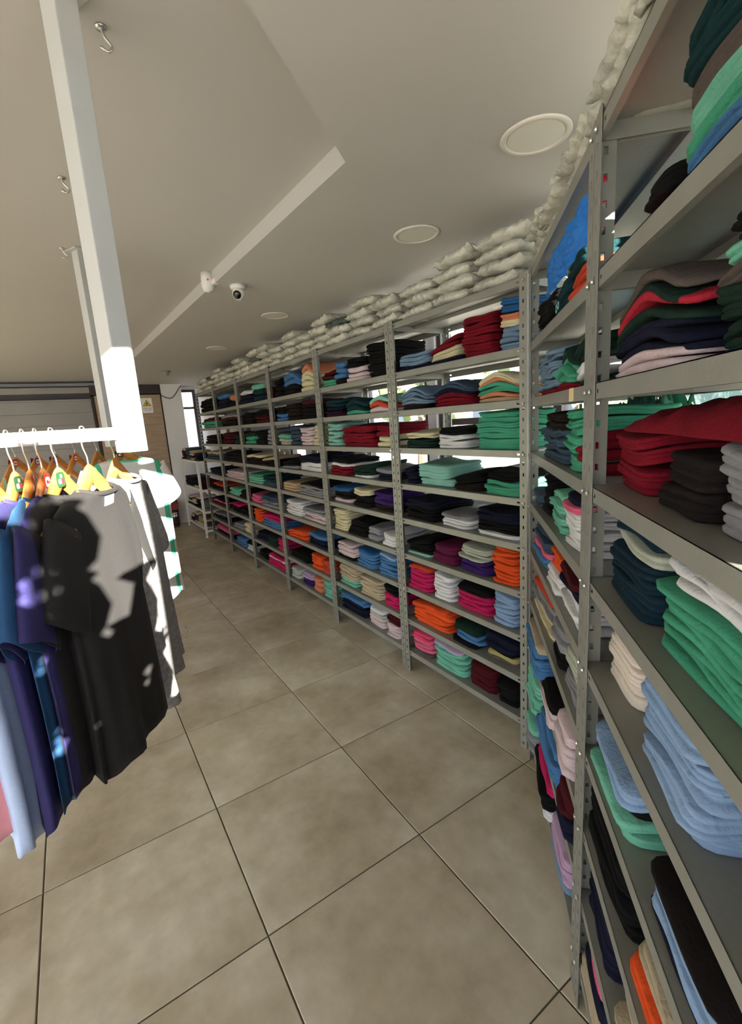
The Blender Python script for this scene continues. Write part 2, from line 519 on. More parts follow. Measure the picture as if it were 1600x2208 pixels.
UNITS = {}
def shelving(code, run, s0, s1, label, bolts, first=0):
    e = empty('shelving_unit', runpt(run, s0, 0, 0), runrot(run))
    tag(e, label, 'shelving unit', 'grey slotted-angle shelving units')
    w = s1 - s0
    def add(name, me, loc, rz=0):
        o = bpy.data.objects.new(name, me); COL.objects.link(o); o.parent = e; o.location = loc; o.rotation_euler = (0, 0, rz); return o
    add('post', POST_L, (0.0012, 0, 0)); add('post', POST_R, (w - 0.0012, 0, 0))
    add('post', POST_R, (0.0012, DEPTH + 0.008, 0), PI); add('post', POST_L, (w - 0.0012, DEPTH + 0.008, 0), PI)
    me = shelf_mesh(w - 0.010)
    for k, z in enumerate(LEV):
        if k < first: continue
        sh = add('shelf', me, (0.005, 0.004, z))
        if bolts:
            for x in (0.012, w - 0.022):
                b = bpy.data.objects.new('bolt', ME_BOLT); COL.objects.link(b); b.parent = sh; b.location = (x, -0.0065, -0.016)
        if code == 'B1' and k == 2:
            bbox_obj('tape', (w - 0.20, w - 0.155, -0.0014, -0.0004, -0.0305, 0.0005), sh, M_tape)
    UNITS[code] = (run, s0, s1)
    return e
A_EDGE = [-1.242, -2.162, -3.075, -4.020, -4.960, -5.866, -6.770]
WORDS = ['', 'first', 'second', 'third', 'fourth', 'fifth', 'sixth']
for i in range(6):
    lab = ('grey slotted metal shelving bay left of the corner post, full of folded clothes' if i == 0 else
           '%s grey metal shelving bay to the left of the corner post' % WORDS[i + 1])
    if i == 5: lab = 'farthest grey metal shelving bay, next to the low white rack'
    shelving('A%d' % (i + 1), 'A', A_EDGE[i + 1] + 0.0006, A_EDGE[i] - 0.0006, lab, i == 0)
shelving('B1', 'B', 0.056, 0.962, 'grey metal shelving bay right of the corner post, seen edge-on', True)
shelving('B2', 'B', 0.9635, 1.871, 'nearest grey metal shelving bay, cut off by the right edge', True)

shelving('B3', 'B', 1.8725, 2.78, 'grey metal shelving bay beside the viewer, beyond the right edge', False, 4)  # added out of view; upper shelves left off so sun passes in patches

# ---------------------------------------------------------------- folded garments; unseen B3 piles are added to block and shape the sun
PILES = """
A1 1 -2.141 -1.867 0.020 0.38 flat navy1 steel3
A1 1 -1.882 -1.657 0.020 0.55 tilt navy1 cream2 crimson2
A1 1 -1.653 -1.428 0.020 0.80 flat crimson6
A1 1 -1.423 -1.299 0.020 0.95 flat steel4 cream1 salmon1 royal2
A1 2 -2.143 -1.881 0.020 0.62 tent brown2 steel5
A1 2 -1.866 -1.571 0.020 0.66 tent crimson3 navy1 slate2
A1 2 -1.562 -1.307 0.020 0.72 tent tan1 salmon1 green2 salmon1 cream1
A1 3 -2.113 -1.857 0.020 0.50 flat forest3 cream2
A1 3 -1.842 -1.617 0.020 0.62 flat white4 black2
A1 3 -1.571 -1.303 0.020 0.97 flat green7
A1 4 -2.140 -2.027 0.020 0.55 flat navy4
A1 4 -2.023 -1.740 0.020 0.72 flat aqua3
A1 4 -1.733 -1.524 0.020 0.60 tilt brown2 black2
A1 4 -1.518 -1.306 0.020 0.62 flat green3 black2
A1 5 -2.148 -1.851 0.020 0.70 flat black5 navy2
A1 5 -1.843 -1.597 0.020 0.40 flat white3 gray1
A1 5 -1.590 -1.310 0.020 0.75 flat white1 black3 navy3
A1 6 -2.153 -1.914 0.020 0.62 tilt aqua1 black4
A1 6 -1.906 -1.710 0.020 0.58 flat plum2
A1 6 -1.703 -1.487 0.020 0.75 flat purple4 sage4
A1 6 -1.481 -1.313 0.020 0.97 flat orange10
A1 7 -2.147 -1.923 0.020 0.85 flat magenta6 rust1
A1 7 -1.915 -1.740 0.020 0.82 flat white7
A1 7 -1.733 -1.491 0.020 0.78 flat magenta6 black2
A1 7 -1.482 -1.317 0.020 0.88 flat sky7
A1 8 -2.127 -1.779 0.020 0.75 flat orange7
A1 8 -1.772 -1.558 0.020 0.66 flat black1 blue2 forest2
A1 8 -1.546 -1.324 0.020 0.80 flat taupe1 olive1 black1 navy3
A1 9 -2.144 -1.949 0.020 0.78 flat taupe1 pink4 hotpink2
A1 9 -1.936 -1.672 0.020 0.82 flat mint7 lilac1
A1 9 -1.662 -1.469 0.020 0.74 flat maroon6
A1 9 -1.463 -1.325 0.020 0.62 flat black4
A2 1 -3.065 -2.869 0.020 0.50 flat green2 maroon2
A2 1 -2.869 -2.728 0.020 0.67 flat brown1 blue3
A2 1 -2.715 -2.475 0.020 0.69 flat blush3 black2
A2 1 -2.464 -2.226 0.020 0.90 flat black5
A2 2 -3.052 -2.798 0.020 0.69 flat maroon1 navy2 teal2
A2 2 -2.772 -2.490 0.020 0.50 tent green1 teal2
A2 2 -2.474 -2.219 0.020 0.54 tent blush1 rust1 aqua1
A2 3 -3.053 -2.857 0.020 0.96 flat aqua6
A2 3 -2.844 -2.419 0.020 0.81 flat crimson6
A2 3 -2.404 -2.212 0.020 0.78 flat cream2 crimson2
A2 4 -3.039 -2.746 0.020 0.69 flat crimson3 white1 black1
A2 4 -2.733 -2.454 0.020 0.58 tilt white1 forest4
A2 4 -2.443 -2.222 0.020 0.45 flat navy2 gray1
A2 5 -3.037 -2.763 0.020 0.68 flat blush1 brown2 royal1
A2 5 -2.744 -2.500 0.020 0.72 flat black2 cream1
A2 5 -2.489 -2.232 0.020 0.76 flat brown2 purple3
A2 6 -3.060 -2.847 0.020 0.90 flat cream8
A2 6 -2.834 -2.584 0.020 0.62 flat black3
A2 6 -2.572 -2.416 0.020 0.52 flat gray2
A2 6 -2.405 -2.238 0.020 0.48 flat white4
A2 7 -3.036 -2.759 0.020 0.68 flat black1 blush5
A2 7 -2.747 -2.494 0.020 0.70 flat blue5 royal1
A2 7 -2.477 -2.247 0.020 0.80 flat blue6 sky1
A2 8 -3.040 -2.749 0.020 0.86 flat mint2 beige5
A2 8 -2.736 -2.439 0.020 0.74 flat beige7
A2 8 -2.429 -2.251 0.020 0.78 flat magenta4 black3
A2 9 -3.052 -2.675 0.020 0.72 flat navy4 blue2
A2 9 -2.650 -2.429 0.020 0.74 flat blush3 sage1 white1
A2 9 -2.418 -2.260 0.020 0.82 flat blush5 maroon3
A3 1 -3.990 -3.797 0.020 0.72 flat black3
A3 1 -3.776 -3.435 0.020 0.78 tent black2 blue2
A3 1 -3.418 -3.171 0.020 0.94 tent cream4 salmon1
A3 2 -4.004 -3.779 0.020 0.78 flat blue2 black2
A3 2 -3.769 -3.473 0.020 0.81 flat brown4
A3 2 -3.464 -3.150 0.020 0.86 flat black4 maroon1
A3 3 -3.995 -3.761 0.020 0.59 flat sage2 mint1
A3 3 -3.741 -3.548 0.020 0.94 flat slate5
A3 3 -3.530 -3.287 0.020 0.88 flat blush6
A3 3 -3.270 -3.128 0.020 0.97 flat cream6
A3 4 -4.006 -3.615 0.020 0.52 tilt gray1 black2
A3 4 -3.596 -3.136 0.020 0.78 flat white2 navy2
A3 5 -4.016 -3.681 0.020 0.50 flat tan3
A3 5 -3.662 -3.158 0.020 0.60 flat gray4 black1
A3 6 -3.984 -3.615 0.020 0.72 flat white6
A3 6 -3.596 -3.166 0.020 0.62 flat blush3 gray2
A3 7 -3.994 -3.567 0.020 0.52 tilt orange3
A3 7 -3.548 -3.181 0.020 0.62 flat navy3 blue1
A3 8 -4.002 -3.555 0.020 0.40 flat black3
A3 8 -3.537 -3.342 0.020 0.72 flat orange5
A3 8 -3.325 -3.178 0.020 0.66 flat rust4
A3 9 -4.010 -3.817 0.020 0.55 flat sage3
A3 9 -3.776 -3.543 0.020 0.62 flat purple2 lilac2
A3 9 -3.525 -3.356 0.020 0.72 flat salmon5
A3 9 -3.339 -3.183 0.020 0.80 flat mint5
A4 1 -4.966 -4.591 0.020 0.65 flat navy2 white1
A4 1 -4.563 -4.261 0.020 0.78 flat teal2 mint1
A4 1 -4.248 -4.081 0.020 0.78 flat maroon2 gray1
A4 2 -4.982 -4.592 0.020 0.72 flat black3
A4 2 -4.564 -4.107 0.020 0.78 flat maroon2 black2
A4 3 -4.949 -4.621 0.020 0.78 flat green2 forest1
A4 3 -4.593 -4.302 0.020 0.65 flat black2
A4 3 -4.290 -4.086 0.020 0.85 flat gray4
A4 4 -4.946 -4.523 0.020 0.65 flat brown2 cream1
A4 4 -4.496 -4.097 0.020 0.59 tilt black2 tan1
A4 5 -4.941 -4.561 0.020 0.60 flat mint3 green1
A4 5 -4.534 -4.107 0.020 0.62 flat slate2 teal2
A4 6 -4.940 -4.658 0.020 0.50 flat pink3
A4 6 -4.630 -4.120 0.020 0.62 flat gray2 slate2
A4 7 -4.920 -4.698 0.020 0.80 flat orange6
A4 7 -4.669 -4.130 0.020 0.72 flat blue3 magenta2
A4 8 -4.928 -4.595 0.020 0.50 flat navy2
A4 8 -4.567 -4.332 0.020 0.60 flat forest2
A4 8 -4.307 -4.115 0.020 0.70 flat magenta3
A4 9 -4.922 -4.645 0.020 0.50 flat black2
A4 9 -4.617 -4.124 0.020 0.72 flat magenta3 white1 magenta1
A5 1 -5.829 -5.395 0.020 0.78 flat navy2 blue1
A5 1 -5.359 -5.080 0.020 0.65 flat black1 salmon1
A5 2 -5.801 -5.096 0.020 0.78 flat black2 maroon1 gray1
A5 3 -5.815 -5.389 0.020 0.78 flat maroon3
A5 3 -5.353 -5.045 0.020 0.65 flat forest2
A5 4 -5.806 -5.042 0.020 0.65 flat brown2 black2
A5 5 -5.814 -5.068 0.020 0.55 flat blush4
A5 6 -5.807 -5.425 0.020 0.50 flat mint2
A5 6 -5.389 -5.050 0.020 0.50 flat black2
A5 7 -5.776 -5.453 0.020 0.60 flat black2 magenta1
A5 7 -5.417 -5.029 0.020 0.50 flat black2
A5 8 -5.783 -5.407 0.020 0.40 flat gray2
A5 8 -5.372 -5.022 0.020 0.70 flat cream2
A5 9 -5.751 -5.380 0.020 0.60 flat blue3
A5 9 -5.345 -5.046 0.020 0.60 flat white2 black1
A6 1 -6.682 -6.001 0.020 0.78 flat black3
A6 2 -6.692 -5.993 0.020 0.78 flat green2 maroon1
A6 3 -6.649 -5.984 0.020 0.65 flat brown2 black1
A6 4 -6.656 -5.973 0.020 0.65 flat slate2 tan1
A6 5 -6.661 -6.003 0.020 0.50 flat navy2
A6 6 -6.645 -5.973 0.020 0.50 flat black2 rust1
A6 7 -6.676 -5.981 0.020 0.55 flat maroon1 pink1 black1
A6 8 -6.678 -5.988 0.020 0.50 flat navy2 gray1
A6 9 -6.681 -5.911 0.020 0.60 flat navy2 pink2
B1 1 0.105 0.428 0.010 0.55 flat black3
B1 1 0.452 0.599 0.010 0.45 tilt teal2
B1 1 0.611 0.831 0.010 0.50 flat rust2 teal1
B1 2 0.133 0.479 0.010 0.80 flat crimson1 steel7
B1 2 0.502 0.714 0.010 0.60 tent crimson1 green3 forest1
B1 2 0.730 0.850 0.010 0.70 tilt forest1 white2 forest2
B1 3 0.229 0.627 0.010 0.88 flat slate4 brown2
B1 3 0.647 0.794 0.010 0.92 flat green7
B1 3 0.804 0.860 0.010 0.60 flat crimson4
B1 4 0.065 0.236 0.010 0.40 flat slate3
B1 4 0.247 0.398 0.010 0.80 flat black4
B1 4 0.416 0.635 0.010 0.70 flat mint5
B1 4 0.648 0.860 0.010 0.85 flat white6 pink1 navy1
B1 5 0.065 0.369 0.010 0.78 flat blue2 pink1 slate3
B1 5 0.388 0.606 0.010 0.70 flat white3 orange3
B1 5 0.621 0.859 0.010 0.85 flat white4 navy3 maroon1
B1 6 0.065 0.473 0.010 0.78 flat cream3 gray2 rust2
B1 6 0.491 0.677 0.010 0.70 flat black2 gray2
B1 6 0.691 0.868 0.010 0.80 flat gray3 sage3
B1 7 0.065 0.387 -0.018 0.84 flat blue4 beige1
B1 7 0.427 0.663 -0.018 0.45 flat blush2 black1
B1 7 0.692 0.865 -0.018 0.72 flat blush5
B1 8 0.065 0.320 -0.018 0.78 flat mint6
B1 8 0.353 0.685 -0.018 0.74 flat blue5
B1 8 0.699 0.860 -0.018 0.76 flat navy2 maroon2
B1 9 0.065 0.243 -0.018 0.70 flat gray3 mint2
B1 9 0.280 0.578 -0.018 0.70 flat white1 black2 magenta1
B1 9 0.612 0.847 -0.018 0.72 flat steel1 mauve3
B2 1 1.045 1.190 .05 .45 flat royal1 black2
B2 1 1.205 1.520 .03 .95 flat blue2 green1 mint1 taupe1 teal2
B2 2 0.972 1.300 .03 .92 tent blush2 navy3 forest1 red1 forest1 taupe1
B2 2 1.335 1.530 .03 .92 flat forest4 taupe1 mint1 forest1 black1
B2 3 0.972 1.145 .035 .62 flat crimson4
B2 3 1.180 1.355 .035 .52 flat charcoal2
B2 3 1.360 1.550 .04 .66 flat gray3
B2 4 0.972 1.060 .17 .80 flat blush6
B2 4 0.995 1.235 .028 .90 flat navyteal4 sage1 navyteal1
B2 4 1.245 1.730 .025 .95 flat green8 white3
B2 5 0.975 1.155 .032 .80 flat ivory4 mauve1
B2 5 1.245 1.460 .006 .88 flat sky5
B2 6 1.015 1.248 .000 .62 flat mint2 black1 sky2
B2 6 1.310 1.550 .006 .45 flat navy1 sky2 charcoal1
B2 7 0.972 1.250 .008 .92 flat black5
B2 7 1.265 1.470 .01 .40 flat beige1 orange1 beige1
B2 8 0.972 1.190 .004 .90 flat navy4
B2 8 1.215 1.420 .01 .6 flat beige3
B2 9 0.972 1.170 .002 .85 flat beige1 navy1 pink1
B3 4 2.15 2.22 .03 2.48 flat gray2
B3 4 2.225 2.335 .03 1.9 flat beige2
B3 4 2.328 2.422 .03 3.66 flat navy4
B3 4 2.405 2.475 .03 2.24 flat white2
B3 4 2.462 2.74 .03 3.66 flat slate4
B3 5 1.91 2.74 .03 .97 flat navy5
B3 6 1.91 2.74 .03 .97 flat crimson4
B3 7 1.91 2.74 .03 .97 flat gray4
"""

def rrect(n, hw, hd, r):
    """n points of a rounded rectangle"""
    L = [2 * (hw - r), 2 * (hd - r)]; arc = PI * r / 2
    per = 2 * (L[0] + L[1]) + 4 * arc
    out = []
    for k in range(n):
        q = per * k / n
        segs = [(L[0], 0), (arc, 1), (L[1], 2), (arc, 3), (L[0], 4), (arc, 5), (L[1], 6), (arc, 7)]
        for ln, i in segs:
            if q <= ln or i == 7: break
            q -= ln
        if i == 0: p = (-hw + r + q, -hd); nn = (0, -1)
        elif i == 2: p = (hw, -hd + r + q); nn = (1, 0)
        elif i == 4: p = (hw - r - q, hd); nn = (0, 1)
        elif i == 6: p = (-hw, hd - r - q); nn = (-1, 0)
        else:
            a = {1: -PI / 2, 3: 0, 5: PI / 2, 7: PI}[i] + q / r
            c = {1: (hw - r, -hd + r), 3: (hw - r, hd - r), 5: (-hw + r, hd - r), 7: (-hw + r, -hd + r)}[i]
            p = (c[0] + r * math.cos(a), c[1] + r * math.sin(a)); nn = (math.cos(a), math.sin(a))
        out.append((p, nn))
    return out

def garment_geo(w, dep, z0, th, H, sag, hump, seed, lobes, N, rot, dx, dy, tilt=0.0, rough=1.0):
    """one folded garment: rings from the middle of its underside, round the folded rim, to the middle of its top"""
    hw, hd = w / 2, dep / 2
    r = min(0.03, hw * 0.4)
    base = rrect(N, hw, hd, r)
    rnd = random.Random(seed)
    sx, sy, sz = (rnd.uniform(-50, 50) for _ in range(3))
    rings = []
    t2 = th / 2
    def ring(inset, z, wob=1.0):
        R = []
        for (p, nn) in base:
            nz = noise.noise(Vector((p[0] * 9 + sx, p[1] * 9 + sy, z * 40 + sz))) * 0.006 * wob * rough
            R.append(Vector((p[0] - nn[0] * inset + nn[0] * nz, p[1] - nn[1] * inset + nn[1] * nz, z)))
        return R
    def capring(f, z):
        R = []
        for (p, nn) in base:
            R.append(Vector((p[0] * f, p[1] * f, z)))
        return R
    sub = th / lobes; rr = sub / 2
    rings.append(capring(0.25, -t2)); rings.append(capring(0.7, -t2))
    for l in range(lobes):
        zc = -t2 + sub * (l + 0.5)
        extra = rnd.uniform(0, 0.006) if lobes > 1 else 0.0
        for a in (-80, -40, 0, 40, 80) if lobes == 1 else (-75, -25, 25, 75):
            aa = math.radians(a)
            rings.append(ring(rr * (1 - math.cos(aa)) + extra, zc + rr * math.sin(aa) * 0.98))
    rings.append(capring(0.7, t2)); rings.append(capring(0.25, t2))
    c, s = math.cos(rot), math.sin(rot)
    out = []
    for R in rings:
        Q = []
        for p in R:
            x = p.x * c - p.y * s + dx; y = p.x * s + p.y * c + dy
            z = z0 + t2 + p.z
            t = max(-1.0, min(1.0, x / hw))
            fz = z / max(H, 1e-4)
            if sag == 'tent':
                z += hump * (1 - abs(t) ** 1.4) * fz - hump * 0.25 * fz
            elif sag == 'tilt':
                z += hump * 0.6 * t * fz
            z += 0.010 * rough * min(1.0, z0 / 0.03 + 0.15) * noise.noise(Vector((x * 7 + sx * .01 + 3, y * 7, sz * 0.02)))
            z += tilt * x
            # soft sag of the front fold
            z -= 0.006 * rough * fz * max(0.0, -y / hd)
            Q.append((x, y, max(z, 0.0005)))
        out.append(Q)
    return out

class Stuff:
    def __init__(self): self.v = []; self.f = []; self.mi = []; self.mats = []
    def add(self, rings, M, m):
        if m not in self.mats: self.mats.append(m)
        k = self.mats.index(m)
        b0 = len(self.v); n = len(rings[0])
        for R in rings:
            for p in R: self.v.append(tuple(M @ Vector(p)))
        for a in range(len(rings) - 1):
            for i in range(n):
                j = (i + 1) % n
                self.f.append((b0 + a * n + i, b0 + a * n + j, b0 + (a + 1) * n + j, b0 + (a + 1) * n + i)); self.mi.append(k)
        self.f.append(tuple(b0 + i for i in reversed(range(n)))); self.mi.append(k)
        e = b0 + (len(rings) - 1) * n
        self.f.append(tuple(e + i for i in range(n))); self.mi.append(k)
    def build(self, name):
        me = bpy.data.meshes.new(name); me.from_pydata(self.v, [], self.f)
        for m in self.mats: me.materials.append(m)
        me.polygons.foreach_set('material_index', self.mi); me.polygons.foreach_set('use_smooth', [True] * len(self.f))
        me.update()
        o = bpy.data.objects.new(name, me); COL.objects.link(o); return o

BAYW = {'A1': 'left corner bay', 'A2': 'second left bay', 'A3': 'third left bay', 'B1': 'right corner bay',
        'B2': 'nearest right bay', 'A4': 'fourth left bay', 'A5': 'fifth left bay', 'A6': 'farthest bay', 'B3': 'bay beside the viewer'}
GARM = []
import re
rows = [r.split() for r in PILES.strip().splitlines()]
npile = {}
for r in rows: npile.setdefault((r[0], r[1]), []).append(float(r[2]))
for r in rows:
    bay, lev, s0, s1, d, hf, sag = r[0], int(r[1]), float(r[2]), float(r[3]), float(r[4]), float(r[5]), r[6]
    cols = []
    for c in r[7:]:
        m_ = re.match(r'([a-z]+)(\d+)', c); cols += [m_.group(1)] * int(m_.group(2))
    run = bay[0]
    gap = LEV[lev - 1] - LEV[lev] - 0.034
    H = gap * hf
    hump = 0.0
    if sag == 'tent': hump = gap * 0.30; H *= 0.80
    if sag == 'tilt': hump = gap * 0.20; H *= 0.85
    order = sorted(npile[(r[0], r[1])]).index(s0)
    tot = len(npile[(r[0], r[1])])
    pos = 'only' if tot == 1 else 'leftmost' if order == 0 else 'rightmost' if order == tot - 1 else ORD[order + 1]
    rnd = random.Random(hash((bay, lev, order)) & 0xffff if False else (ord(bay[0]) * 977 + int(bay[1]) * 131 + lev * 17 + order))
    wts = [rnd.uniform(0.85, 1.15) for _ in cols]; sw = sum(wts)
    z = 0.0005
    dep = rnd.uniform(0.27, 0.33) if run == 'A' else rnd.uniform(0.26, 0.31)
    w = (s1 - s0) - 0.006
    if bay == 'B3' and lev == 4: dep = 0.09  # added sun blockers, kept shallow so the light patches stay open
    if d + dep > DEPTH - 0.01: dep = DEPTH - 0.012 - d
    prot = rnd.uniform(-0.03, 0.03)
    for j, c in enumerate(cols):
        th = H * wts[j] / sw
        GARM.append(dict(bay=bay, lev=lev, s=(s0 + s1) / 2, d=d + dep / 2, w=w * rnd.uniform(0.88, 1.0), dep=dep * rnd.uniform(0.93, 1.0), z=z, th=th * 0.99, H=H,
                         sag=sag, hump=hump, col=c, pos=pos, j=j, n=len(cols), rot=prot + rnd.uniform(-0.05, 0.05), dx=rnd.uniform(-0.009, 0.009), dy=rnd.uniform(-0.004, 0.012),
                         seed=rnd.randrange(10 ** 6), pile=(bay, lev, order)))
        z += th
for g in GARM:
    p = runpt(g['bay'][0], g['s'], 0.0, LEV[g['lev']] + g['z'])
    dist = (p - Vector((0, 0, CAMZ))).length
    v = (Vector((0, 0, CAMZ)) - p).normalized()
    nrm = Vector((0, -1, 0)) if g['bay'][0] == 'A' else -NB
    g['score'] = g['w'] * g['th'] * (abs(v.dot(nrm)) + 0.25) / dist ** 2 * (1.6 if g['j'] == g['n'] - 1 else 1.0)
    # the added sun-blocking bay lies beyond the frame edge, nothing of it shows
    if g['bay'] == 'B3': g['score'] = 0.0
KEEP = set(id(g) for g in sorted(GARM, key=lambda q: -q['score'])[:298])
stuff = Stuff()
NOUN = {'flat': 'shirt', 'tent': 'top', 'tilt': 'shirt'}
for g in GARM:
    near = g['bay'] in ('B2',)
    keep = id(g) in KEEP
    lobes = (2 if g['th'] > 0.016 else 1) if keep else 1
    if near and g['th'] > 0.028: lobes = 3
    rings = garment_geo(g['w'], g['dep'], g['z'], g['th'], g['H'], g['sag'], g['hump'], g['seed'], lobes, 56 if near else (40 if keep else 24), g['rot'], g['dx'], g['dy'], rough=1.5)
    base = runpt(g['bay'][0], g['s'], g['d'], LEV[g['lev']])
    g['keep'] = keep
    if not keep:
        M = Matrix.Translation(base) @ Matrix.Rotation(runrot(g['bay'][0]), 4, 'Z')
        stuff.add(rings, M, fab(g['col'])); continue
    bm = bmesh.new(); rings_mesh(bm, rings, True, True, True)
    o = new_obj('folded_garment', bm, None, fab(g['col']), True)
    o.location = base; o.rotation_euler = (0, 0, runrot(g['bay'][0]))
    g['obj'] = o
    jj = g['n'] - g['j']
    lay = 'topmost' if jj == 1 else 'bottom' if g['j'] == 0 else ORD[jj] + ' from top'
    tag(o, '%s folded %s, %s, %s pile, %s shelf down, %s' % (FAB[g['col']][1], NOUN[g['sag']], lay, g['pos'], ORD[g['lev'] + 1], BAYW[g['bay']]),
        'folded garment', 'folded garments on the metal shelves')
so = stuff.build('folded_clothes')
tag(so, 'piles of assorted folded clothes on the farther shelves of the long wall', 'folded clothes', kind='stuff')

# a big crimson garment thrown over the piles of the third gap, and crumpled cloth pushed to the back
def loose_cloth(name, run, s, d, z, w, dep, h, m, label, cat, seed, peak=0.0, fold=1.0, rz=0.0):
    """a crumpled heap of cloth: a closed lumpy sheet lying on the shelf"""
    nx, ny = 34, 22
    rnd = random.Random(seed); ox, oy = rnd.uniform(-9, 9), rnd.uniform(-9, 9)
    bm = bmesh.new(); T = []; Bt = []
    for j in range(ny + 1):
        rt, rb = [], []
        for i in range(nx + 1):
            u, v = i / nx * 2 - 1, j / ny * 2 - 1
            e = max(0.0, (1 - abs(u) ** 4)) ** 0.5 * max(0.0, (1 - abs(v) ** 4)) ** 0.5
            q = Vector((u * 2.2 + ox, v * 2.2 + oy, 0))
            ridg = 1 - abs(noise.noise(q * 1.5)) * 2
            zz = h * e * (0.55 + 0.3 * ridg * fold + 0.25 * noise.noise(q * 3.1) * fold + peak * u)
            x = u * w / 2 * (1 + 0.10 * noise.noise(q)); y = v * dep / 2 * (1 + 0.10 * noise.noise(q + Vector((4, 0, 0))))
            rt.append(bm.verts.new((x, y, max(zz, 0.0) + 0.003)))
            rb.append(bm.verts.new((x, y, 0.0)))
        T.append(rt); Bt.append(rb)
    for j in range(ny):
        for i in range(nx):
            bm.faces.new((T[j][i], T[j][i + 1], T[j + 1][i + 1], T[j + 1][i]))
            bm.faces.new((Bt[j][i], Bt[j + 1][i], Bt[j + 1][i + 1], Bt[j][i + 1]))
    for i in range(nx):
        bm.faces.new((T[0][i], Bt[0][i], Bt[0][i + 1], T[0][i + 1])); bm.faces.new((T[ny][i], T[ny][i + 1], Bt[ny][i + 1], Bt[ny][i]))
    for j in range(ny):
        bm.faces.new((T[j][0], T[j + 1][0], Bt[j + 1][0], Bt[j][0])); bm.faces.new((T[j][nx], Bt[j][nx], Bt[j + 1][nx], T[j + 1][nx]))
    o = new_obj(name, bm, None, m, True)
    o.location = runpt(run, s, d, z); o.rotation_euler = (0, 0, runrot(run) + rz)
    return tag(o, label, cat)
loose_cloth('draped_garment', 'B', 1.30, 0.20, LEV[3] + 0.112, 0.56, 0.30, 0.075, fab('crimson'), 'large crimson garment thrown over the piles in the nearest bay', 'garment', 5, 0.2, 0.5)
loose_cloth('crumpled_cloth', 'B', 0.42, 0.30, LEV[3] + 0.001, 0.60, 0.16, 0.20, fab('mint'), 'crumpled mint green cloth lit from the window behind the shelf', 'cloth', 8, 0.0, 1.2)
loose_cloth('crumpled_cloth', 'B', 0.20, 0.28, LEV[4] + 0.001, 0.26, 0.16, 0.13, fab('mint'), 'crumpled mint green cloth at the back of the corner shelf', 'cloth', 12, 0.0, 1.2)
loose_cloth('hanging_bundle', 'B', 1.12, 0.30, LEV[2] + 0.001, 0.2, 0.14, 0.12, M_silver, 'crumpled silver wrapping behind the clothes in the nearest bay', 'wrapping', 44, 0.0, 1.0)

# silver reflective film hung inside the corner window
def film(run, s0, s1, d, z0, z1, m, label, seed):
    bm = bmesh.new(); nx, nz = 26, 18; G = []
    for k in (0, 1):
        g = []
        for j in range(nz + 1):
            g.append([bm.verts.new(((s1 - s0) * i / nx, 0.018 * noise.noise(Vector((i * .45 + seed, j * .5, 0))) + 0.001 * k, z0 + (z1 - z0) * j / nz)) for i in range(nx + 1)])
        G.append(g)
        for j in range(nz):
            for i in range(nx):
                q = (g[j][i], g[j][i + 1], g[j + 1][i + 1], g[j + 1][i]); bm.faces.new(q if k else tuple(reversed(q)))
    o = new_obj('reflective_film', bm, None, m, True); o.location = runpt(run, s0, d, 0); o.rotation_euler = (0, 0, runrot(run))
    return tag(o, label, 'window film')
film('B', 0.02, 0.72, 0.455, 1.48, 2.22, M_silver, 'wrinkled silver reflective film hung in the corner window', 3)

o = film('B', 0.26, 0.84, 0.034, 1.905, 2.013, M_bluefilm, 'crumpled blue plastic sheet hanging under the top shelf right of the corner', 9); o.name = 'plastic_sheet'; o['category'] = 'plastic sheet'
o = film('B', 0.845, 0.915, 0.034, 1.945, 2.013, M_pinkfilm, 'pink plastic sheet hanging beside the blue one under the top shelf', 5); o.name = 'plastic_sheet'; o['category'] = 'plastic sheet'

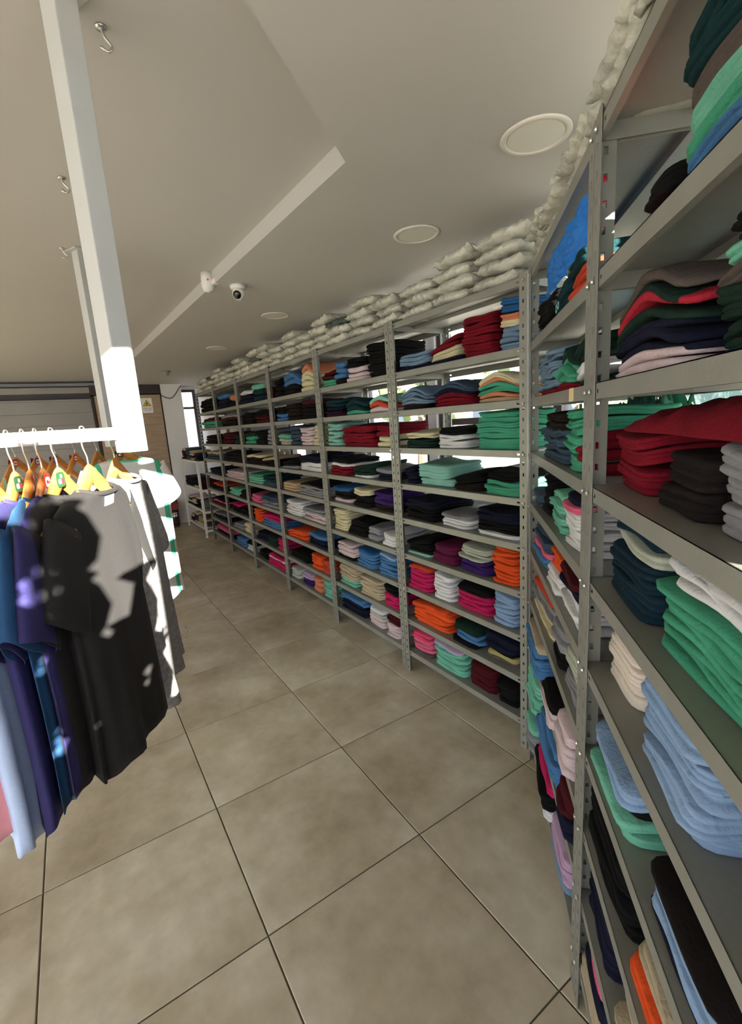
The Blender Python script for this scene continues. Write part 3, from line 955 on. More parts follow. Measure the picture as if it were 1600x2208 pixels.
# ---------------------------------------------------------------- bagged stock on the top shelf
M_bag = mat('frosted_bag', 'aeada2', 0.38, 0, 0.22, 14.0, 0.7, 34.0, 0.12, 0.5)
M_bagd = mat('dark_filled_bag', '46504c', 0.4, 0, 0.2, 11.0, 0.45, 22.0, 0.06, 0.5)
def bag_mesh(w, dep, h, seed, amp=1.0):
    rnd = random.Random(seed); ox, oy = rnd.uniform(-50, 50), rnd.uniform(-50, 50)
    nx, ny = 28, 26
    bm = bmesh.new(); T = []; B_ = []
    for j in range(ny + 1):
        rt, rb = [], []
        for i in range(nx + 1):
            u, v = i / nx * 2 - 1, j / ny * 2 - 1
            # pillow with a pinched flat seam at its ends
            e = max(0.0, 1 - abs(u) ** 6) ** 0.9 * max(0.0, 1 - abs(v) ** 7) ** 0.7
            q = Vector((u * 1.7 + ox, v * 1.7 + oy, 0))
            wr = 0.95 + amp * 0.22 * noise.noise(q * 1.6) + amp * 0.30 * (0.35 - abs(noise.noise(q * 2.6))) + 0.10 * noise.noise(q * 6)
            pin = 1 - 0.07 * (1 - e) * (0.5 + noise.noise(q * 2.5))
            x = u * w / 2 * pin; y = v * dep / 2 * pin
            cz = h * 0.45 + 0.007 * noise.noise(q * 0.9) + 0.022 * (abs(u) ** 8) * noise.noise(q * 4) + 0.02 * (abs(v) ** 8) * noise.noise(q * 4 + Vector((7, 0, 0)))
            zt = cz + h * 0.52 * e * wr + 0.0008; zb = max(0.0, cz - h * 0.45 * e - 0.0008)
            rt.append(bm.verts.new((x, y, zt))); rb.append(bm.verts.new((x, y, min(zb, zt - 0.001))))
        T.append(rt); B_.append(rb)
    for j in range(ny):
        for i in range(nx):
            bm.faces.new((T[j][i], T[j][i + 1], T[j + 1][i + 1], T[j + 1][i]))
            bm.faces.new((B_[j][i], B_[j + 1][i], B_[j + 1][i + 1], B_[j][i + 1]))
    for i in range(nx):
        bm.faces.new((T[0][i], B_[0][i], B_[0][i + 1], T[0][i + 1])); bm.faces.new((T[ny][i], T[ny][i + 1], B_[ny][i + 1], B_[ny][i]))
    for j in range(ny):
        bm.faces.new((T[j][0], T[j + 1][0], B_[j + 1][0], B_[j][0])); bm.faces.new((T[j][nx], B_[j][nx], B_[j + 1][nx], T[j + 1][nx]))
    me = bpy.data.meshes.new('packed_bag'); bm.to_mesh(me); bm.free()
    me.polygons.foreach_set('use_smooth', [True] * len(me.polygons))
    return me
BAGM = []
for q in range(7):
    me = bag_mesh(0.262 + 0.012 * (q % 3), 0.37, 0.058, q * 7 + 1); me.materials.append(M_bag); BAGM.append(me)
BAGF = []
for q in range(4):
    me = bag_mesh(0.28, 0.34, 0.046, q * 13 + 40, 0.55); me.materials.append(M_bag); BAGF.append(me)
BAGD = []
for q in range(2):
    me = bag_mesh(0.285, 0.36, 0.062, q * 7 + 90); me.materials.append(M_bagd); BAGD.append(me)
def put_bag(me, p, rz, label, grp):
    o = bpy.data.objects.new('packed_bag', me); COL.objects.link(o); o.location = p; o.rotation_euler = (random.uniform(-.03, .03), random.uniform(-.05, .05), rz)
    tag(o, label, 'packed bag', grp)
LAYN = ['bottom', 'second', 'third', 'top']
layers = [4, 4, 3, 3, 4, 3, 4, 3, 4, 3, 4, 4, 3, 4, 3, 3, 4, 3, 3, 3]
random.seed(5)
x = -1.42
for c, n in enumerate(layers):
    for k in range(n):
        dark = (c, k) in ((5, 2), (9, 3), (11, 2), (14, 3), (17, 2))
        me = random.choice(BAGD if dark else BAGM)
        p = Vector((x + random.uniform(-.018, .018) + 0.03 * (k % 2), YA + 0.195 + random.uniform(-0.02, 0.015), LEV[0] + 0.001 + k * 0.0545))
        put_bag(me, p, random.uniform(-.06, .06), '%s bag of the %s column from the corner, %s packed bag above the shelves' % (LAYN[k], ORD[c + 1], 'dark' if dark else 'frosted'), 'packed bags on top of the long run')
    x -= 0.272
for c in range(6):
    for k in range(2 if c else 3):
        p = runpt('B', 0.20 + c * 0.285 + random.uniform(-.015, .015), 0.165 + random.uniform(-0.015, 0.015), LEV[0] + 0.001 + k * 0.042)
        put_bag(random.choice(BAGF), p, -TH + random.uniform(-.05, .05), '%s frosted packed bag, %s column right of the corner, above the near shelves' % (LAYN[k], ORD[c + 1]), 'packed bags on top of the near run')

# ---------------------------------------------------------------- ceiling fittings
def downlight(x, y, r, label):
    e = tag(empty('ceiling_light', (x, y, ZLOW)), label, 'ceiling light', 'round recessed ceiling lights')
    bm = bmesh.new()
    lathe(bm, [(r * 0.82, -0.0005), (r * 0.82, -0.005), (r * 0.87, -0.007), (r * 0.97, -0.006), (r, -0.003), (r, -0.0005)], 40)
    new_obj('rim', bm, e, M_ring, True)
    bm = bmesh.new(); lathe(bm, [(0.0001, -0.0045), (r * 0.4, -0.0045), (r * 0.805, -0.004), (r * 0.805, -0.0005)], 40)
    new_obj('diffuser', bm, e, M_diff)
downlight(-1.038, 1.338, 0.105, 'largest round recessed ceiling light, nearest the corner shelves')
downlight(-1.79, 1.476, 0.105, 'round recessed ceiling light second from the corner')
downlight(-3.437, 1.447, 0.105, 'round recessed ceiling light third from the corner, past the camera')
downlight(-4.90, 1.40, 0.105, 'farthest round recessed ceiling light above the long run')

# security camera and motion sensor on the soffit edge
e = tag(empty('security_camera', (-2.80, 0.965, ZLOW)), 'white dome security camera with black lens under the soffit', 'security camera')
bm = bmesh.new(); lathe(bm, [(0.045, -0.0005), (0.045, -0.012), (0.040, -0.022), (0.034, -0.024)], 28); new_obj('mount', bm, e, M_white_metal, True)
bm = bmesh.new(); bmesh.ops.create_uvsphere(bm, u_segments=24, v_segments=16, radius=0.036, matrix=Matrix.Translation((0, 0, -0.046))); new_obj('housing', bm, e, M_white_metal, True)
d_ = (Vector((0, 0, CAMZ)) - Vector((-2.80, 0.965, ZLOW - 0.046))).normalized()
d_ = (d_ + Vector((-0.05, -0.45, -0.25))).normalized()
bm = bmesh.new(); lathe(bm, [(0.0001, 0.0395), (0.014, 0.0385), (0.022, 0.034), (0.024, 0.028)], 24, Matrix.Translation((0, 0, -0.046)) @ d_.to_track_quat('Z', 'Y').to_matrix().to_4x4()); new_obj('lens', bm, e, M_glassy, True)
e = tag(empty('motion_sensor', (-2.87, 0.815, ZHIGH)), 'white motion sensor beside the security camera on the ceiling step', 'motion sensor')
bm = bmesh.new(); lathe(bm, [(0.034, -0.0005), (0.036, -0.03), (0.036, -0.075), (0.026, -0.098), (0.0001, -0.105)], 24); new_obj('body', bm, e, M_white_metal, True)
bbox_obj('bracket', (0.02, 0.075, 0.01, 0.045, -0.072, -0.045), e, M_white_metal, 0.006)
M_led = mat('red_indicator', 'e0552a', 0.4)
bm = bmesh.new(); bmesh.ops.create_uvsphere(bm, u_segments=10, v_segments=8, radius=0.006, matrix=Matrix.Translation((0.0345, -0.008, -0.045))); new_obj('indicator', bm, e, M_led, True)
e = tag(empty('smoke_detector', (-6.757, 1.224, ZLOW)), 'small grey smoke detector on the far ceiling', 'smoke detector')
bm = bmesh.new(); lathe(bm, [(0.055, -0.0005), (0.055, -0.018), (0.035, -0.035), (0.03, -0.06), (0.0001, -0.065)], 20); new_obj('body', bm, e, mat('grey_plastic', '8d8582', 0.5), True)

# ---------------------------------------------------------------- ceiling-hung clothes rails
RAILZ = 1.553
def hung_rail(px, py, ang_tube, rdir, length, label, zbot):
    e = tag(empty('hanging_rail', (px, py, zbot)), label, 'clothes rail', 'ceiling-hung clothes rails')
    top = ZHIGH - zbot - 0.0005
    o = bbox_obj('post', (-0.025, 0.025, -0.025, 0.025, 0, top), e, M_railm, 0.003, 2); o.rotation_euler = (0, 0, ang_tube)
    o = bbox_obj('ceiling_plate', (-0.045, 0.045, -0.045, 0.045, top - 0.006, top), e, M_railm, 0.001); o.rotation_euler = (0, 0, ang_tube)
    o = bbox_obj('rail', (0.0, length, -0.008, 0.008, RAILZ - 0.0145 - zbot, RAILZ + 0.0145 - zbot), e, M_railm, 0.003); o.rotation_euler = (0, 0, math.atan2(rdir[1], rdir[0]))
    return e
R1 = (-1.24, 0.125); R1D = Vector((0.12, -0.993, 0)).normalized()
RAIL1 = hung_rail(*R1, math.radians(27), R1D, 1.2, 'white square clothes rail hung from the ceiling, bright in the sun', 1.508)
R2 = (-2.75, 0.19); R2D = Vector((0.0, -1.0, 0))
hung_rail(*R2, math.radians(27), R2D, 1.3, 'second white clothes rail farther back, behind the sunlit post', 1.50)
for q, (bx, by, lab) in enumerate([(-1.30, 0.205, 'small metal hook on the ceiling beside the near white post'), (-2.04, 0.125, 'small metal hook on the ceiling left of the white post'),
                                   (-2.74, 0.12, 'small metal hook on the ceiling at the farther white post')]):
    e = tag(empty('ceiling_hook', (bx, by, ZHIGH)), lab, 'hook', 'ceiling hooks')
    bm = bmesh.new(); lathe(bm, [(0.012, -0.0005), (0.012, -0.004), (0.004, -0.006)], 14); new_obj('plate', bm, e, M_bolt, True)
    bm = bmesh.new(); tube(bm, catmull([(0, 0, -0.004), (0, 0.006, -0.02), (0.0, 0.018, -0.034), (0, 0.008, -0.046), (0, -0.006, -0.04)], 4), 0.003, 8); new_obj('hook', bm, e, M_bolt, True)

M_sgreen = mat('sticker_green', '1f4a2c', 0.5); M_sred = mat('sticker_red', 'c22b35', 0.5); M_swhite = mat('sticker_white', 'eeeae4', 0.5)
M_spurple = mat('sticker_purple', '6a3fa0', 0.5)
def hanger(p, rz, label, sticker, wood):
    """wooden hanger; origin at the top of the wooden yoke, arms along local x"""
    e = tag(empty('clothes_hanger', p, rz), label, 'hanger', 'wooden hangers on the rails')
    bm = bmesh.new(); rings = []
    for i in range(25):
        x = -0.165 + 0.33 * i / 24; a = abs(x) / 0.165
        zc = -0.024 - 0.112 * a ** 1.1; hh = 0.023 - 0.011 * a; tt = 0.0070 + 0.006 * a ** 2; y = 0.010 * a ** 2
        sl = -0.112 * 1.1 * a ** 0.1 / 0.165 * (1 if x >= 0 else -1)
        rings.append([Vector((x, y + tt * math.cos(q), zc + hh * math.sin(q) * math.sqrt(1 + sl * sl))) for q in [2 * PI * k / 12 for k in range(12)]])
    rings_mesh(bm, rings, True, True, True)
    new_obj('yoke', bm, e, wood, True)
    up = RAILZ - p[2]
    bm = bmesh.new()
    pts = [(0, 0, -0.012), (0, 0, 0.012), (0.006, 0, 0.024), (0.0135, 0, up - 0.022), (0.0135, 0, up + 0.008), (0.009, 0, up + 0.0185), (0, 0, up + 0.0205), (-0.009, 0, up + 0.0185), (-0.0135, 0, up + 0.008), (-0.0135, 0, up - 0.012)]
    tube(bm, catmull(pts, 4), 0.0016, 8); new_obj('hook', bm, e, M_bolt, True)
    if sticker:
        ms = {'g': M_sgreen, 'r': M_sred, 'p': M_spurple}[sticker]
        # the sticker sits on the near shoulder of the yoke, turned to the aisle
        bm = bmesh.new()
        for k, (mi, rr, ox, oz, lift) in enumerate([(0, 0.017, 0, 0, 0), (1, 0.0055, -0.005, -0.004, .0006), (2, 0.0055, 0.007, -0.004, .0006), (1, 0.004, 0.002, 0.007, .0006)] if sticker == 'g' else
                                                   [(0, 0.0165, 0, 0, 0), (1, 0.011, 0, -0.002, .0006), (0, 0.004, -.003, -.002, .0012), (0, 0.003, 0.005, -.003, .0012)]):
            vs = [bm.verts.new((ox + rr * math.copysign(abs(math.cos(t)) ** 0.5, math.cos(t)), -0.0005 - lift, oz + rr * 0.95 * math.copysign(abs(math.sin(t)) ** 0.5, math.sin(t)))) for t in [2 * PI * q / 20 for q in range(20)]]
            f = bm.faces.new(vs); f.material_index = mi
        bmesh.ops.recalc_face_normals(bm, faces=list(bm.faces))
        o = new_obj('sticker', bm, e, [ms, M_swhite, M_sred if sticker == 'g' else ms])
        o.location = (0.03, 0.0135 if False else -0.010, -0.028); o.rotation_euler = (0, 0, math.radians(8))
        o2 = share(o, 'sticker', e, (0.03, 0.012, -0.028), (0, 0, PI + math.radians(-8)))
    return e

def cloth_thickness(o):
    md = o.modifiers.new('thickness', 'SOLIDIFY'); md.thickness = 0.0016; md.use_even_offset = False
    return o

def tee(p, rz, label, cat, m, length=0.70, trim=None, tag_m=None, seed=1, hemflare=1.0, width=1.0, grp='garments on the hanging rails', fold=1.0, sleeve=1.0, sl_m=None, name='t_shirt', thick=1.0):
    """a shirt on a hanger; origin at the hanger's yoke, shoulders along local x"""
    e = tag(empty(name, p, rz), label, cat, grp)
    rnd = random.Random(seed); ph = [rnd.uniform(0, 6.28) for _ in range(4)]
    prof = [(-0.056, 0.092, 0.050), (-0.058, 0.115, 0.044), (-0.068, 0.165, 0.038), (-0.092, 0.212, 0.034), (-0.13, 0.232, 0.038), (-0.20, 0.238, 0.052), (-0.30, 0.240, 0.060),
            (-0.45, 0.234, 0.060), (-0.60 * length / .7, 0.236, 0.062), (-length, 0.244 * hemflare, 0.066)]
    rows = []
    for (a, b) in zip(prof, prof[1:]):
        n = 2 if a[0] > -0.12 else 4
        for k in range(n):
            t = k / n; rows.append(tuple(a[i] + (b[i] - a[i]) * t for i in range(3)))
    rows.append(prof[-1])
    N = 64; rings = []
    for z, hw, hd in rows:
        t = min(1.0, max(0.0, -z - 0.08) / (length - 0.08))
        R = []
        for k in range(N):
            a = 2 * PI * k / N; c, s = math.cos(a), math.sin(a)
            x = hw * width * math.copysign(abs(c) ** 0.75, c); y = hd * thick * math.copysign(abs(s) ** 0.9, s)
            f = fold * t * (0.017 * math.sin(4 * a + ph[0] + 1.5 * t) + 0.013 * math.sin(7 * a + ph[1] - t) + 0.008 * math.sin(11 * a + ph[2]))
            y += f * (0.35 + abs(s)) * min(1.0, thick + 0.1); x += f * 0.35 * c
            zz = z
            if z > -0.091:
                dip = max(0.0, 1 - (-z - 0.056) / 0.034)
                zz -= (0.050 if s < 0 else 0.012) * abs(s) ** 1.2 * dip
            else:
                zz += 0.010 * t * math.sin(2 * a + ph[3]) * fold + 0.006 * t * t * math.sin(5 * a + ph[1])
            R.append(Vector((x, y, zz)))
        rings.append(R)
    bm = bmesh.new(); rings_mesh(bm, rings)
    bmesh.ops.recalc_face_normals(bm, faces=list(bm.faces))
    cloth_thickness(new_obj('body', bm, e, m, True))
    # collar band round the neck opening
    bm = bmesh.new(); R0 = rings[0]
    tube(bm, R0 + [R0[0]], 0.0055, 8, cap=False); new_obj('collar', bm, e, trim or m, True)
    for sd in (-1, 1):
        S = []
        for i in range(9):
            t = i / 8
            cx = sd * (0.180 * width + 0.085 * sleeve * t); cz = -0.130 - 0.175 * sleeve * t
            ux, uz = sd * 0.86, 0.50           # across the sleeve
            rw = 0.086 - 0.006 * t; rd = (0.026 + 0.016 * t) * (0.4 + 0.6 * thick)
            R = []
            for k in range(28):
                a = 2 * PI * k / 28
                wv = 1 + 0.10 * t * math.sin(3 * a + ph[0])
                R.append(Vector((cx + ux * rw * math.cos(a) * 0.85, rd * math.sin(a) * wv, cz + uz * rw * math.cos(a) + 0.006 * t * math.sin(2 * a + ph[2]))))
            S.append(R)
        bm = bmesh.new(); rings_mesh(bm, S); bmesh.ops.recalc_face_normals(bm, faces=list(bm.faces))
        cloth_thickness(new_obj('sleeve', bm, e, sl_m or m, True))
    if tag_m:
        bm = bmesh.new(); rr = []
        for k in range(7):
            a = -0.5 + k / 6
            rr.append([Vector((a * 0.055, 0.036 - 0.01 * a * a, -0.076)), Vector((a * 0.055, 0.032 - 0.012 * a * a, -0.098))])
        for a, b in zip(rr, rr[1:]):
            bm.faces.new([bm.verts.new(v) for v in (a[0], b[0], b[1], a[1])])
        bmesh.ops.solidify(bm, geom=list(bm.faces), thickness=0.001)
        new_obj('neck_label', bm, e, tag_m)
    return e
M_label = mat('neck_label', 'cfe0ee', 0.6)
M_bk = mat('black_cotton', '1a1718', 0.9, 0, 0.08, 9, 0.12, 160)
M_heather = mat('heather_grey_cotton', '8b8789', 0.9, 0, 0.28, 90, 0.10, 160)
M_navy = mat('navy_cotton', '252055', 0.9, 0, 0.08, 9, 0.12, 160)
M_petrol = mat('petrol_cotton', '16426a', 0.9, 0, 0.06, 9, 0.12, 160)
M_ltblue = mat('pale_blue_cotton', 'aebfe0', 0.9, 0, 0.06, 9, 0.12, 160)
M_pinkc = mat('pink_cotton', 'e89aa0', 0.9, 0, 0.06, 9, 0.12, 160)
M_gownw = mat('white_cotton', 'e9e6e2', 0.85, 0, 0.04, 9, 0.10, 120)
M_gownm = mat('mint_cotton', '58c8a4', 0.85, 0, 0.04, 9, 0.10, 120)
def gown_material():
    m, nt, b = base_mat('white_cotton_mint_bands')
    tc = nt.nodes.new('ShaderNodeTexCoord'); sp = nt.nodes.new('ShaderNodeSeparateXYZ'); nt.links.new(tc.outputs['Object'], sp.inputs[0])
    ab = nt.nodes.new('ShaderNodeMath'); ab.operation = 'ABSOLUTE'; nt.links.new(sp.outputs['X'], ab.inputs[0])
    cr = nt.nodes.new('ShaderNodeValToRGB'); cr.color_ramp.interpolation = 'CONSTANT'
    cr.color_ramp.elements[0].color = lin('e9e6e2'); cr.color_ramp.elements[1].position = 0.155; cr.color_ramp.elements[1].color = lin('4fc49c')
    e = cr.color_ramp.elements.new(0.20); e.color = lin('e9e6e2')
    nt.links.new(ab.outputs[0], cr.inputs['Fac']); nt.links.new(cr.outputs['Color'], b.inputs['Base Color']); b.inputs['Roughness'].default_value = 0.85
    return m
M_gown = gown_material()
HZ = 1.492
TILT = math.radians(-11)
def on_rail(y, dz=0.0):
    t = (R1[1] - y) / -R1D.y
    return Vector((R1[0] + R1D.x * t, y, HZ + dz))
row = [  # position along the rail, garment, length, label, sticker, wood, extra turn
 (0.030, M_bk, 0.655, 'front black t-shirt on the rail with patches of sun on it', None, M_hang2, -13),
 (-0.028, M_bk, 0.64, 'second black t-shirt from the white post, beside the navy ones', 'g', M_hang, -8),
 (-0.056, M_navy, 0.63, 'navy t-shirt between the second black shirt and the petrol blue one', 'r', M_hang2, 0),
 (-0.078, M_petrol, 0.66, 'petrol blue t-shirt showing as a strip between two navy ones', None, M_hang, 0),
 (-0.104, M_navy, 0.69, 'longer navy t-shirt at the left, overlapping the petrol blue one', 'g', M_hang, -1),
 (-0.150, M_ltblue, 0.71, 'pale blue t-shirt peeking out left of the navy shirts', 'g', M_hang, 0),
 (-0.195, M_pinkc, 0.66, 'pink t-shirt at the very left edge of the rail', None, M_hang, 0),
]
HANGN = ['plain reddish hanger of the front black shirt', 'pale hanger with a round green sticker on the second black shirt',
         'reddish hanger with a red label on the inner navy shirt', 'pale hanger of the petrol blue shirt', 'pale hanger with a green sticker on the outer navy shirt',
         'hanger with a green sticker on the pale blue shirt', 'wooden hanger of the pink shirt at the left edge']
for q, (y, m, ln, lab, st, wd, xt) in enumerate(row):
    p = on_rail(y); rz = TILT + math.radians(xt)
    hanger(p, rz, 'wooden ' + HANGN[q] if not HANGN[q].startswith('wooden') else HANGN[q], st, wd)
    tee(p, rz, lab, 't-shirt', m, ln, None, M_label if q in (0, 1) else None, seed=q * 5 + 3, fold=0.7 if q else 1.0, width=0.92 if q else 0.82, thick=(0.75, 0.5, 0.28, 0.25, 0.38, 0.55, 0.6)[q])
# a heather grey shirt on a short arm behind the post
bbox_obj('arm', (-0.27, -0.02, -0.006, 0.006, RAILZ - 0.0145 - 1.508, RAILZ + 0.0145 - 1.508), RAIL1, M_railm, 0.002)
p = Vector((-1.46, 0.100, HZ)); rz = math.radians(-24)
hanger(p, rz, 'wooden hanger of the heather grey shirt behind the white post', None, M_hang)
GT = tee(p, rz, 'heather grey t-shirt behind the front black one, sleeve toward the shelves', 't-shirt', M_heather, 0.70, None, None, seed=4, width=0.80)
bm = bmesh.new()
def bar(x0, z0, x1, z1, w):
    d = Vector((x1 - x0, 0, z1 - z0)).normalized(); n = Vector((-d.z, 0, d.x)) * w / 2
    a, b = Vector((x0, 0, z0)), Vector((x1, 0, z1))
    bm.faces.new([bm.verts.new(v) for v in (a - n, b - n, b + n, a + n)])
bar(0, 0, 0.045, -0.012, 0.006); bar(0.045, -0.012, 0.060, 0.022, 0.006); bar(0, 0, 0.012, 0.024, 0.005)
bar(0.012, 0.024, 0.030, 0.018, 0.005); bar(0.030, 0.018, 0.038, 0.036, 0.005); bar(0.038, 0.036, 0.060, 0.030, 0.005)
bar(0.006, 0.010, 0.034, 0.002, 0.004); bar(0.034, 0.002, 0.046, 0.026, 0.004)
bmesh.ops.solidify(bm, geom=list(bm.faces), thickness=0.0006)
o = new_obj('printed_emblem', bm, GT, M_swhite); o.location = (-0.165, 0.085, -0.60); o.rotation_euler = (0, 0, math.radians(0)); o['label'] = 'white angular printed emblem near the hem'
# garments and spare hangers on the rail behind
row2 = [(0.235, 'g'), (0.115, None), (0.02, 'r'), (-0.062, 'p'), (-0.135, 'p'), (-0.22, 'r')]
L2 = ['pale wooden hanger with a small green sticker holding the white tunic', 'yellow sunlit wooden hanger on the rear rail next to the tunic', 'orange hanger with a red and white label on the rear rail',
      'orange hanger with a purple label, middle of the rear rail', 'orange hanger with a purple label, further left on the rear rail', 'orange hanger with a red framed label, leftmost on the rear rail']
for q, (y, st) in enumerate(row2):
    hanger(Vector((R2[0], y, 1.487)), math.radians(-58 if q == 0 else -25), L2[q], st, M_hang)
tee(Vector((R2[0], 0.235, 1.487)), math.radians(-58), 'long white tunic with mint green trim on the rear rail', 'tunic', M_gown, 0.86, M_gownm, M_label, seed=77, fold=0.5, sl_m=M_gownw, name='tunic')

# ---------------------------------------------------------------- far end of the shop
e = tag(empty('wood_cabinet', (-8.5, 0.45, 0)), 'tall oak laminate cabinet with four doors at the far wall', 'cabinet')
bbox_obj('carcass', (-0.38, -0.022, 0, 0.95, 0, 2.20), e, M_wood_cab)
for k, (z0, z1) in enumerate(((0.06, 1.062), (1.07, 2.195))):
    for q, (y0, y1) in enumerate(((0.004, 0.528), (0.534, 0.946))):
        d = bbox_obj('door', (-0.0215, -0.003, y0, y1, z0, z1), e, M_wood_cab, 0.002)
        zc = z1 - 0.03 if k == 0 else z0 + 0.035
        yc = (y1 - 0.11) if q == 0 else (y0 + 0.09)
        h = bmesh.new(); tube(h, catmull([(-0.003, yc - 0.06, zc), (0.018, yc - 0.058, zc), (0.02, yc, zc), (0.018, yc + 0.058, zc), (-0.003, yc + 0.06, zc)], 4), 0.006, 8)
        new_obj('handle', h, d, M_bolt, True)
# warning notice on the cabinet
e = tag(empty('warning_sign', (-8.4995, 1.175, 1.905)), 'white notice with a yellow warning triangle on the wood cabinet', 'sign')
bbox_obj('card', (-0.003, 0.0, -0.075, 0.085, 0.0, 0.24), e, M_swhite)
M_yel = mat('sign_yellow', 'd8b81e', 0.5); M_ink = mat('sign_ink', '26262a', 0.6)
def tri(name, r, x, m, cy=0.005, cz=0.145):
    bm = bmesh.new(); bm.faces.new([bm.verts.new((x, cy + r * math.sin(a), cz + r * math.cos(a) * 0.95)) for a in (0, -2 * PI / 3, 2 * PI / 3)])
    bmesh.ops.recalc_face_normals(bm, faces=list(bm.faces)); bmesh.ops.solidify(bm, geom=list(bm.faces), thickness=0.0004); return new_obj(name, bm, e, m)
tri('triangle_border', 0.074, 0.0008, M_ink); tri('triangle', 0.062, 0.0016, M_yel)
bm = bmesh.new()
for a in ([(0.008, 0.185), (-0.012, 0.145), (0.004, 0.148)], [(0.004, 0.158), (0.020, 0.155), (-0.002, 0.115)]):
    bm.faces.new([bm.verts.new((0.0024, y, z)) for y, z in a])
new_obj('lightning_bolt', bm, e, M_ink)
bm = bmesh.new()
def word(y0, z0, n, hgt):
    for i in range(n):
        y = y0 + i * 0.0085
        box(bm, 0.0003, 0.0009, y, y + 0.0022, z0, z0 + hgt)
        if i % 2: box(bm, 0.0003, 0.0009, y, y + 0.0062, z0 + (hgt - 0.003 if i % 4 == 1 else 0), z0 + (hgt if i % 4 == 1 else 0.003))
        else: box(bm, 0.0003, 0.0009, y + 0.0045, y + 0.0064, z0, z0 + hgt * 0.7)
word(-0.06, 0.068, 7, 0.016); word(0.012, 0.068, 7, 0.016); word(-0.035, 0.042, 4, 0.014); word(0.010, 0.042, 6, 0.014)
new_obj('lettering', bm, e, M_ink)
# white column with a cable loop
col = tag(bbox_obj('wall_column', (-8.85, -8.5, 1.42, 1.74, 0, ZLOW - 0.001), None, M_wallw), kind='structure')
bm = bmesh.new(); tube(bm, catmull([(-8.49, 1.40, 2.20), (-8.485, 1.46, 2.15), (-8.485, 1.56, 2.13), (-8.485, 1.64, 2.20), (-8.49, 1.72, 2.31), (-8.49, 1.75, 2.33)], 6), 0.006, 8)
tag(new_obj('cable', bm, None, M_cable, True), 'black cable looping across the white column near the ceiling', 'cable')
bbox_obj('header_board', (-8.86, -8.52, 0.40, 1.41, 2.215, ZLOW - 0.001), None, M_dark); tag(bpy.data.objects['header_board'], 'dark board filling the gap above the wood cabinet', 'board')  # dark colour stands in for the shade of the open gap
# roller shutter
e = tag(empty('roller_shutter', (-8.55, -1.6, 0)), 'grey roller shutter with dark housing rails on the far wall', 'roller shutter')
bbox_obj('housing', (-0.25, 0.02, 0, 2.0, 2.245, 2.335), e, M_shutter, 0.008)
bbox_obj('shadow_gap_rail', (-0.2, -0.05, 0, 2.0, 2.16, 2.244), e, M_dark)  # dark strip carries the shade of the gap below the housing
bbox_obj('guide', (-0.1, 0.01, 0, 2.0, 2.135, 2.159), e, M_shutter, 0.004)
bbox_obj('top_rail', (-0.3, -0.06, 0, 2.0, 2.336, 2.358), e, M_dark)
for k in range(12):
    bbox_obj('slat', (-0.06, -0.03, 0, 2.0, k * 0.178 + 0.0005, (k + 1) * 0.178 - 0.0012), e, M_shutter, 0.002, 1)

# low white rack at the end of the long run
e = tag(empty('white_rack', (-8.20, 1.49, 0)), 'low white metal rack with four shelves past the grey shelving', 'shelving unit')
W = 1.26
for x in (0.0, W - 0.045):
    for y in (0.0, 0.34):
        bbox_obj('post', (x, x + 0.045, y, y + 0.03, 0.055, 1.12), e, M_white_metal, 0.003)
        bm = bmesh.new(); lathe(bm, [(0.022, 0.0), (0.024, 0.008), (0.012, 0.03), (0.012, 0.056)], 14, Matrix.Translation((x + 0.022, y + 0.015, 0))); new_obj('foot', bm, e, M_white_metal, True)
for z in (0.08, 0.36, 0.68, 1.10):
    bbox_obj('shelf', (0.0, W, 0.031, 0.339, z, z + 0.03), e, M_white_metal, 0.003)
rackstuff = Stuff()
rr_ = random.Random(3)
for z, cc in ((0.111, ['maroon', 'purple', 'olive', 'taupe']), (0.391, ['forest', 'red', 'black', 'gray']), (0.711, ['navy', 'charcoal', 'black', 'maroon']), (1.131, ['maroon', 'slate', 'tan', 'navy'])):
    for q, c in enumerate(cc):
        n = rr_.randint(3, 5)
        for j in range(n):
            rg = garment_geo(0.26, 0.28, j * 0.036, 0.035, n * 0.036, 'flat', 0, rr_.randrange(9999), 1, 24, rr_.uniform(-.1, .1), 0, 0)
            rackstuff.add(rg, Matrix.Translation((-8.20 + 0.19 + q * 0.29, 1.49 + 0.185, z)), fab(c if rr_.random() < .7 else rr_.choice(['black', 'navy', 'cream', 'blush'])))
tag(rackstuff.build('folded_clothes'), 'piles of dark folded clothes on the low white rack', 'folded clothes', kind='stuff')

# wire basket with a red box on it, by the white rack
e = tag(empty('wire_basket', (-8.30, 1.22, 0)), 'dark wire basket on the floor at the far wall', 'basket')
bm = bmesh.new()
for k in range(7):
    z = 0.02 + k * 0.045; tube(bm, [(-0.13, -0.13, z), (0.13, -0.13, z), (0.13, 0.13, z), (-0.13, 0.13, z), (-0.13, -0.13, z)], 0.006, 5)
for k in range(9):
    a = -0.13 + k * 0.0325
    for p, q in (((a, -0.13), (a, -0.13)), ((a, 0.13), (a, 0.13)), ((-0.13, a), (-0.13, a)), ((0.13, a), (0.13, a))): tube(bm, [(p[0], p[1], 0.006), (q[0], q[1], 0.295)], 0.006, 5)
new_obj('wire_sides', bm, e, M_dark)
bbox_obj('bottom', (-0.13, 0.13, -0.13, 0.13, 0.001, 0.012), e, M_dark)
M_card = mat('red_cardboard', '8c3a30', 0.8, 0, 0.1, 8)
e = tag(empty('carton', (-8.30, 1.22, 0.302)), 'flat red carton lying on the wire basket', 'carton')
bbox_obj('tray', (-0.15, 0.15, -0.15, 0.15, 0.0, 0.10), e, M_card, 0.003); bbox_obj('lid', (-0.152, 0.152, -0.152, 0.152, 0.1005, 0.125), e, mat('brown_cardboard', '6e5142', 0.8), 0.003)
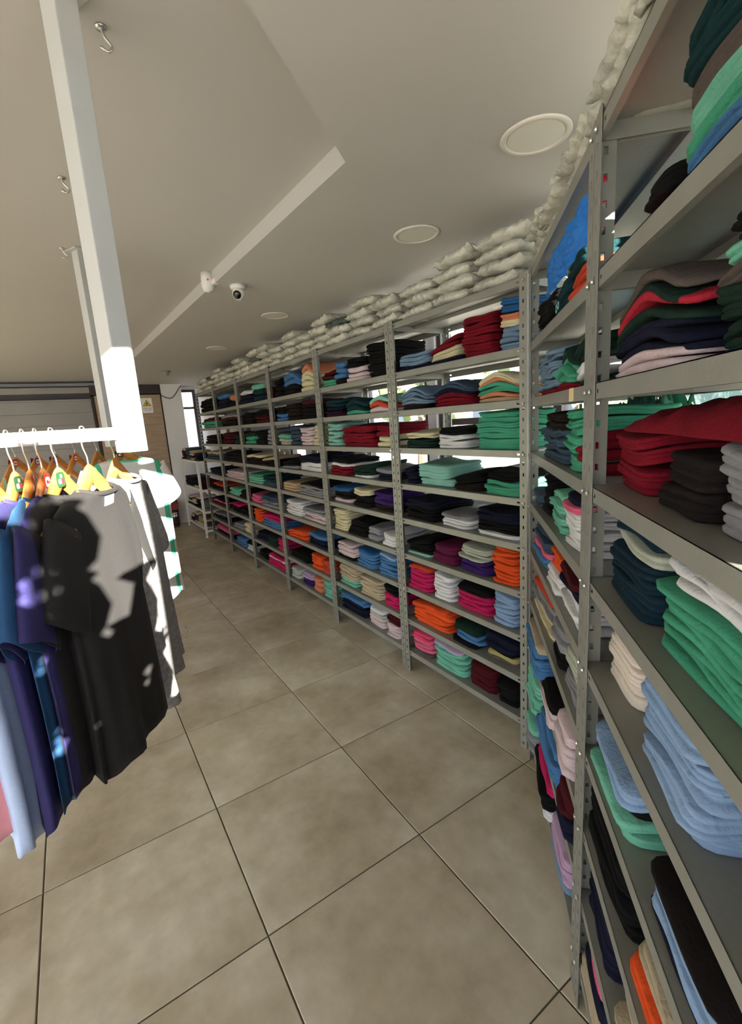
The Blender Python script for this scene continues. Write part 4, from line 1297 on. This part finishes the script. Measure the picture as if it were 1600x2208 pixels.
e = tag(empty('rubbish_bin', (-8.2, 0.86, 0)), 'small grey bin beside the wood cabinet', 'bin')
bm = bmesh.new(); lathe(bm, [(0.11, 0.0), (0.14, 0.36), (0.147, 0.365), (0.147, 0.38), (0.134, 0.38), (0.106, 0.01)], 24); new_obj('bucket', bm, e, mat('blue_grey_plastic', '5d6a74', 0.5), True)
bm = bmesh.new(); lathe(bm, [(0.149, 0.381), (0.149, 0.40), (0.05, 0.43), (0.0001, 0.43)], 24); new_obj('lid', bm, e, mat('pale_plastic', '9aa6ac', 0.5), True)
# wooden table behind the hanging clothes
e = tag(empty('wooden_table', (-5.05, 0.61, 0)), 'wooden table standing behind the white tunic', 'table')
for x, y in ((-0.9, -0.07), (-0.05, -0.07), (-0.9, -0.75), (-0.05, -0.75)):
    bbox_obj('leg', (x, x + 0.05, y, y + 0.07, 0, 0.70), e, M_wood_table, 0.003)
bbox_obj('top', (-0.93, 0.03, -0.78, 0.02, 0.7005, 0.735), e, M_wood_table, 0.004)
bm = bmesh.new(); tube(bm, catmull([(-5.3, 0.55, 0.006), (-5.6, 0.68, 0.006), (-5.95, 0.80, 0.006), (-6.1, 0.72, 0.006), (-5.7, 0.60, 0.006), (-5.2, 0.66, 0.006), (-5.25, 0.72, 0.006), (-5.5, 0.70, 0.006)], 6), 0.006, 8)
tag(new_obj('power_cable', bm, None, M_cable, True), 'black cable lying on the floor beside the wooden table leg', 'cable')

# pale aqua print on the dark teal garment right of the corner
for g in GARM:
    if g['bay'] == 'B1' and g['lev'] == 1 and g['col'] == 'teal' and g.get('obj'):
        bm = bmesh.new()
        for cx, cz, r in ((-0.014, 0.0, 0.012), (0.012, 0.004, 0.011)):
            n = 18
            A = [bm.verts.new((cx + r * math.cos(2 * PI * k / n), 0, cz + r * math.sin(2 * PI * k / n))) for k in range(n)]
            B_ = [bm.verts.new((cx + r * 0.45 * math.cos(2 * PI * k / n), 0, cz + r * 0.45 * math.sin(2 * PI * k / n))) for k in range(n)]
            for k in range(n): bm.faces.new((A[k], A[(k + 1) % n], B_[(k + 1) % n], B_[k]))
        bmesh.ops.solidify(bm, geom=list(bm.faces), thickness=0.001)
        o = new_obj('print', bm, g['obj'], mat('aqua_print', '9fe0e0', 0.6)); o.location = (g['dx'] + g['w'] * 0.2, -g['dep'] / 2 + g['dy'] - 0.0065, g['z'] + g['th'] * 0.5)
        o['label'] = 'pale aqua rounded print'
        break
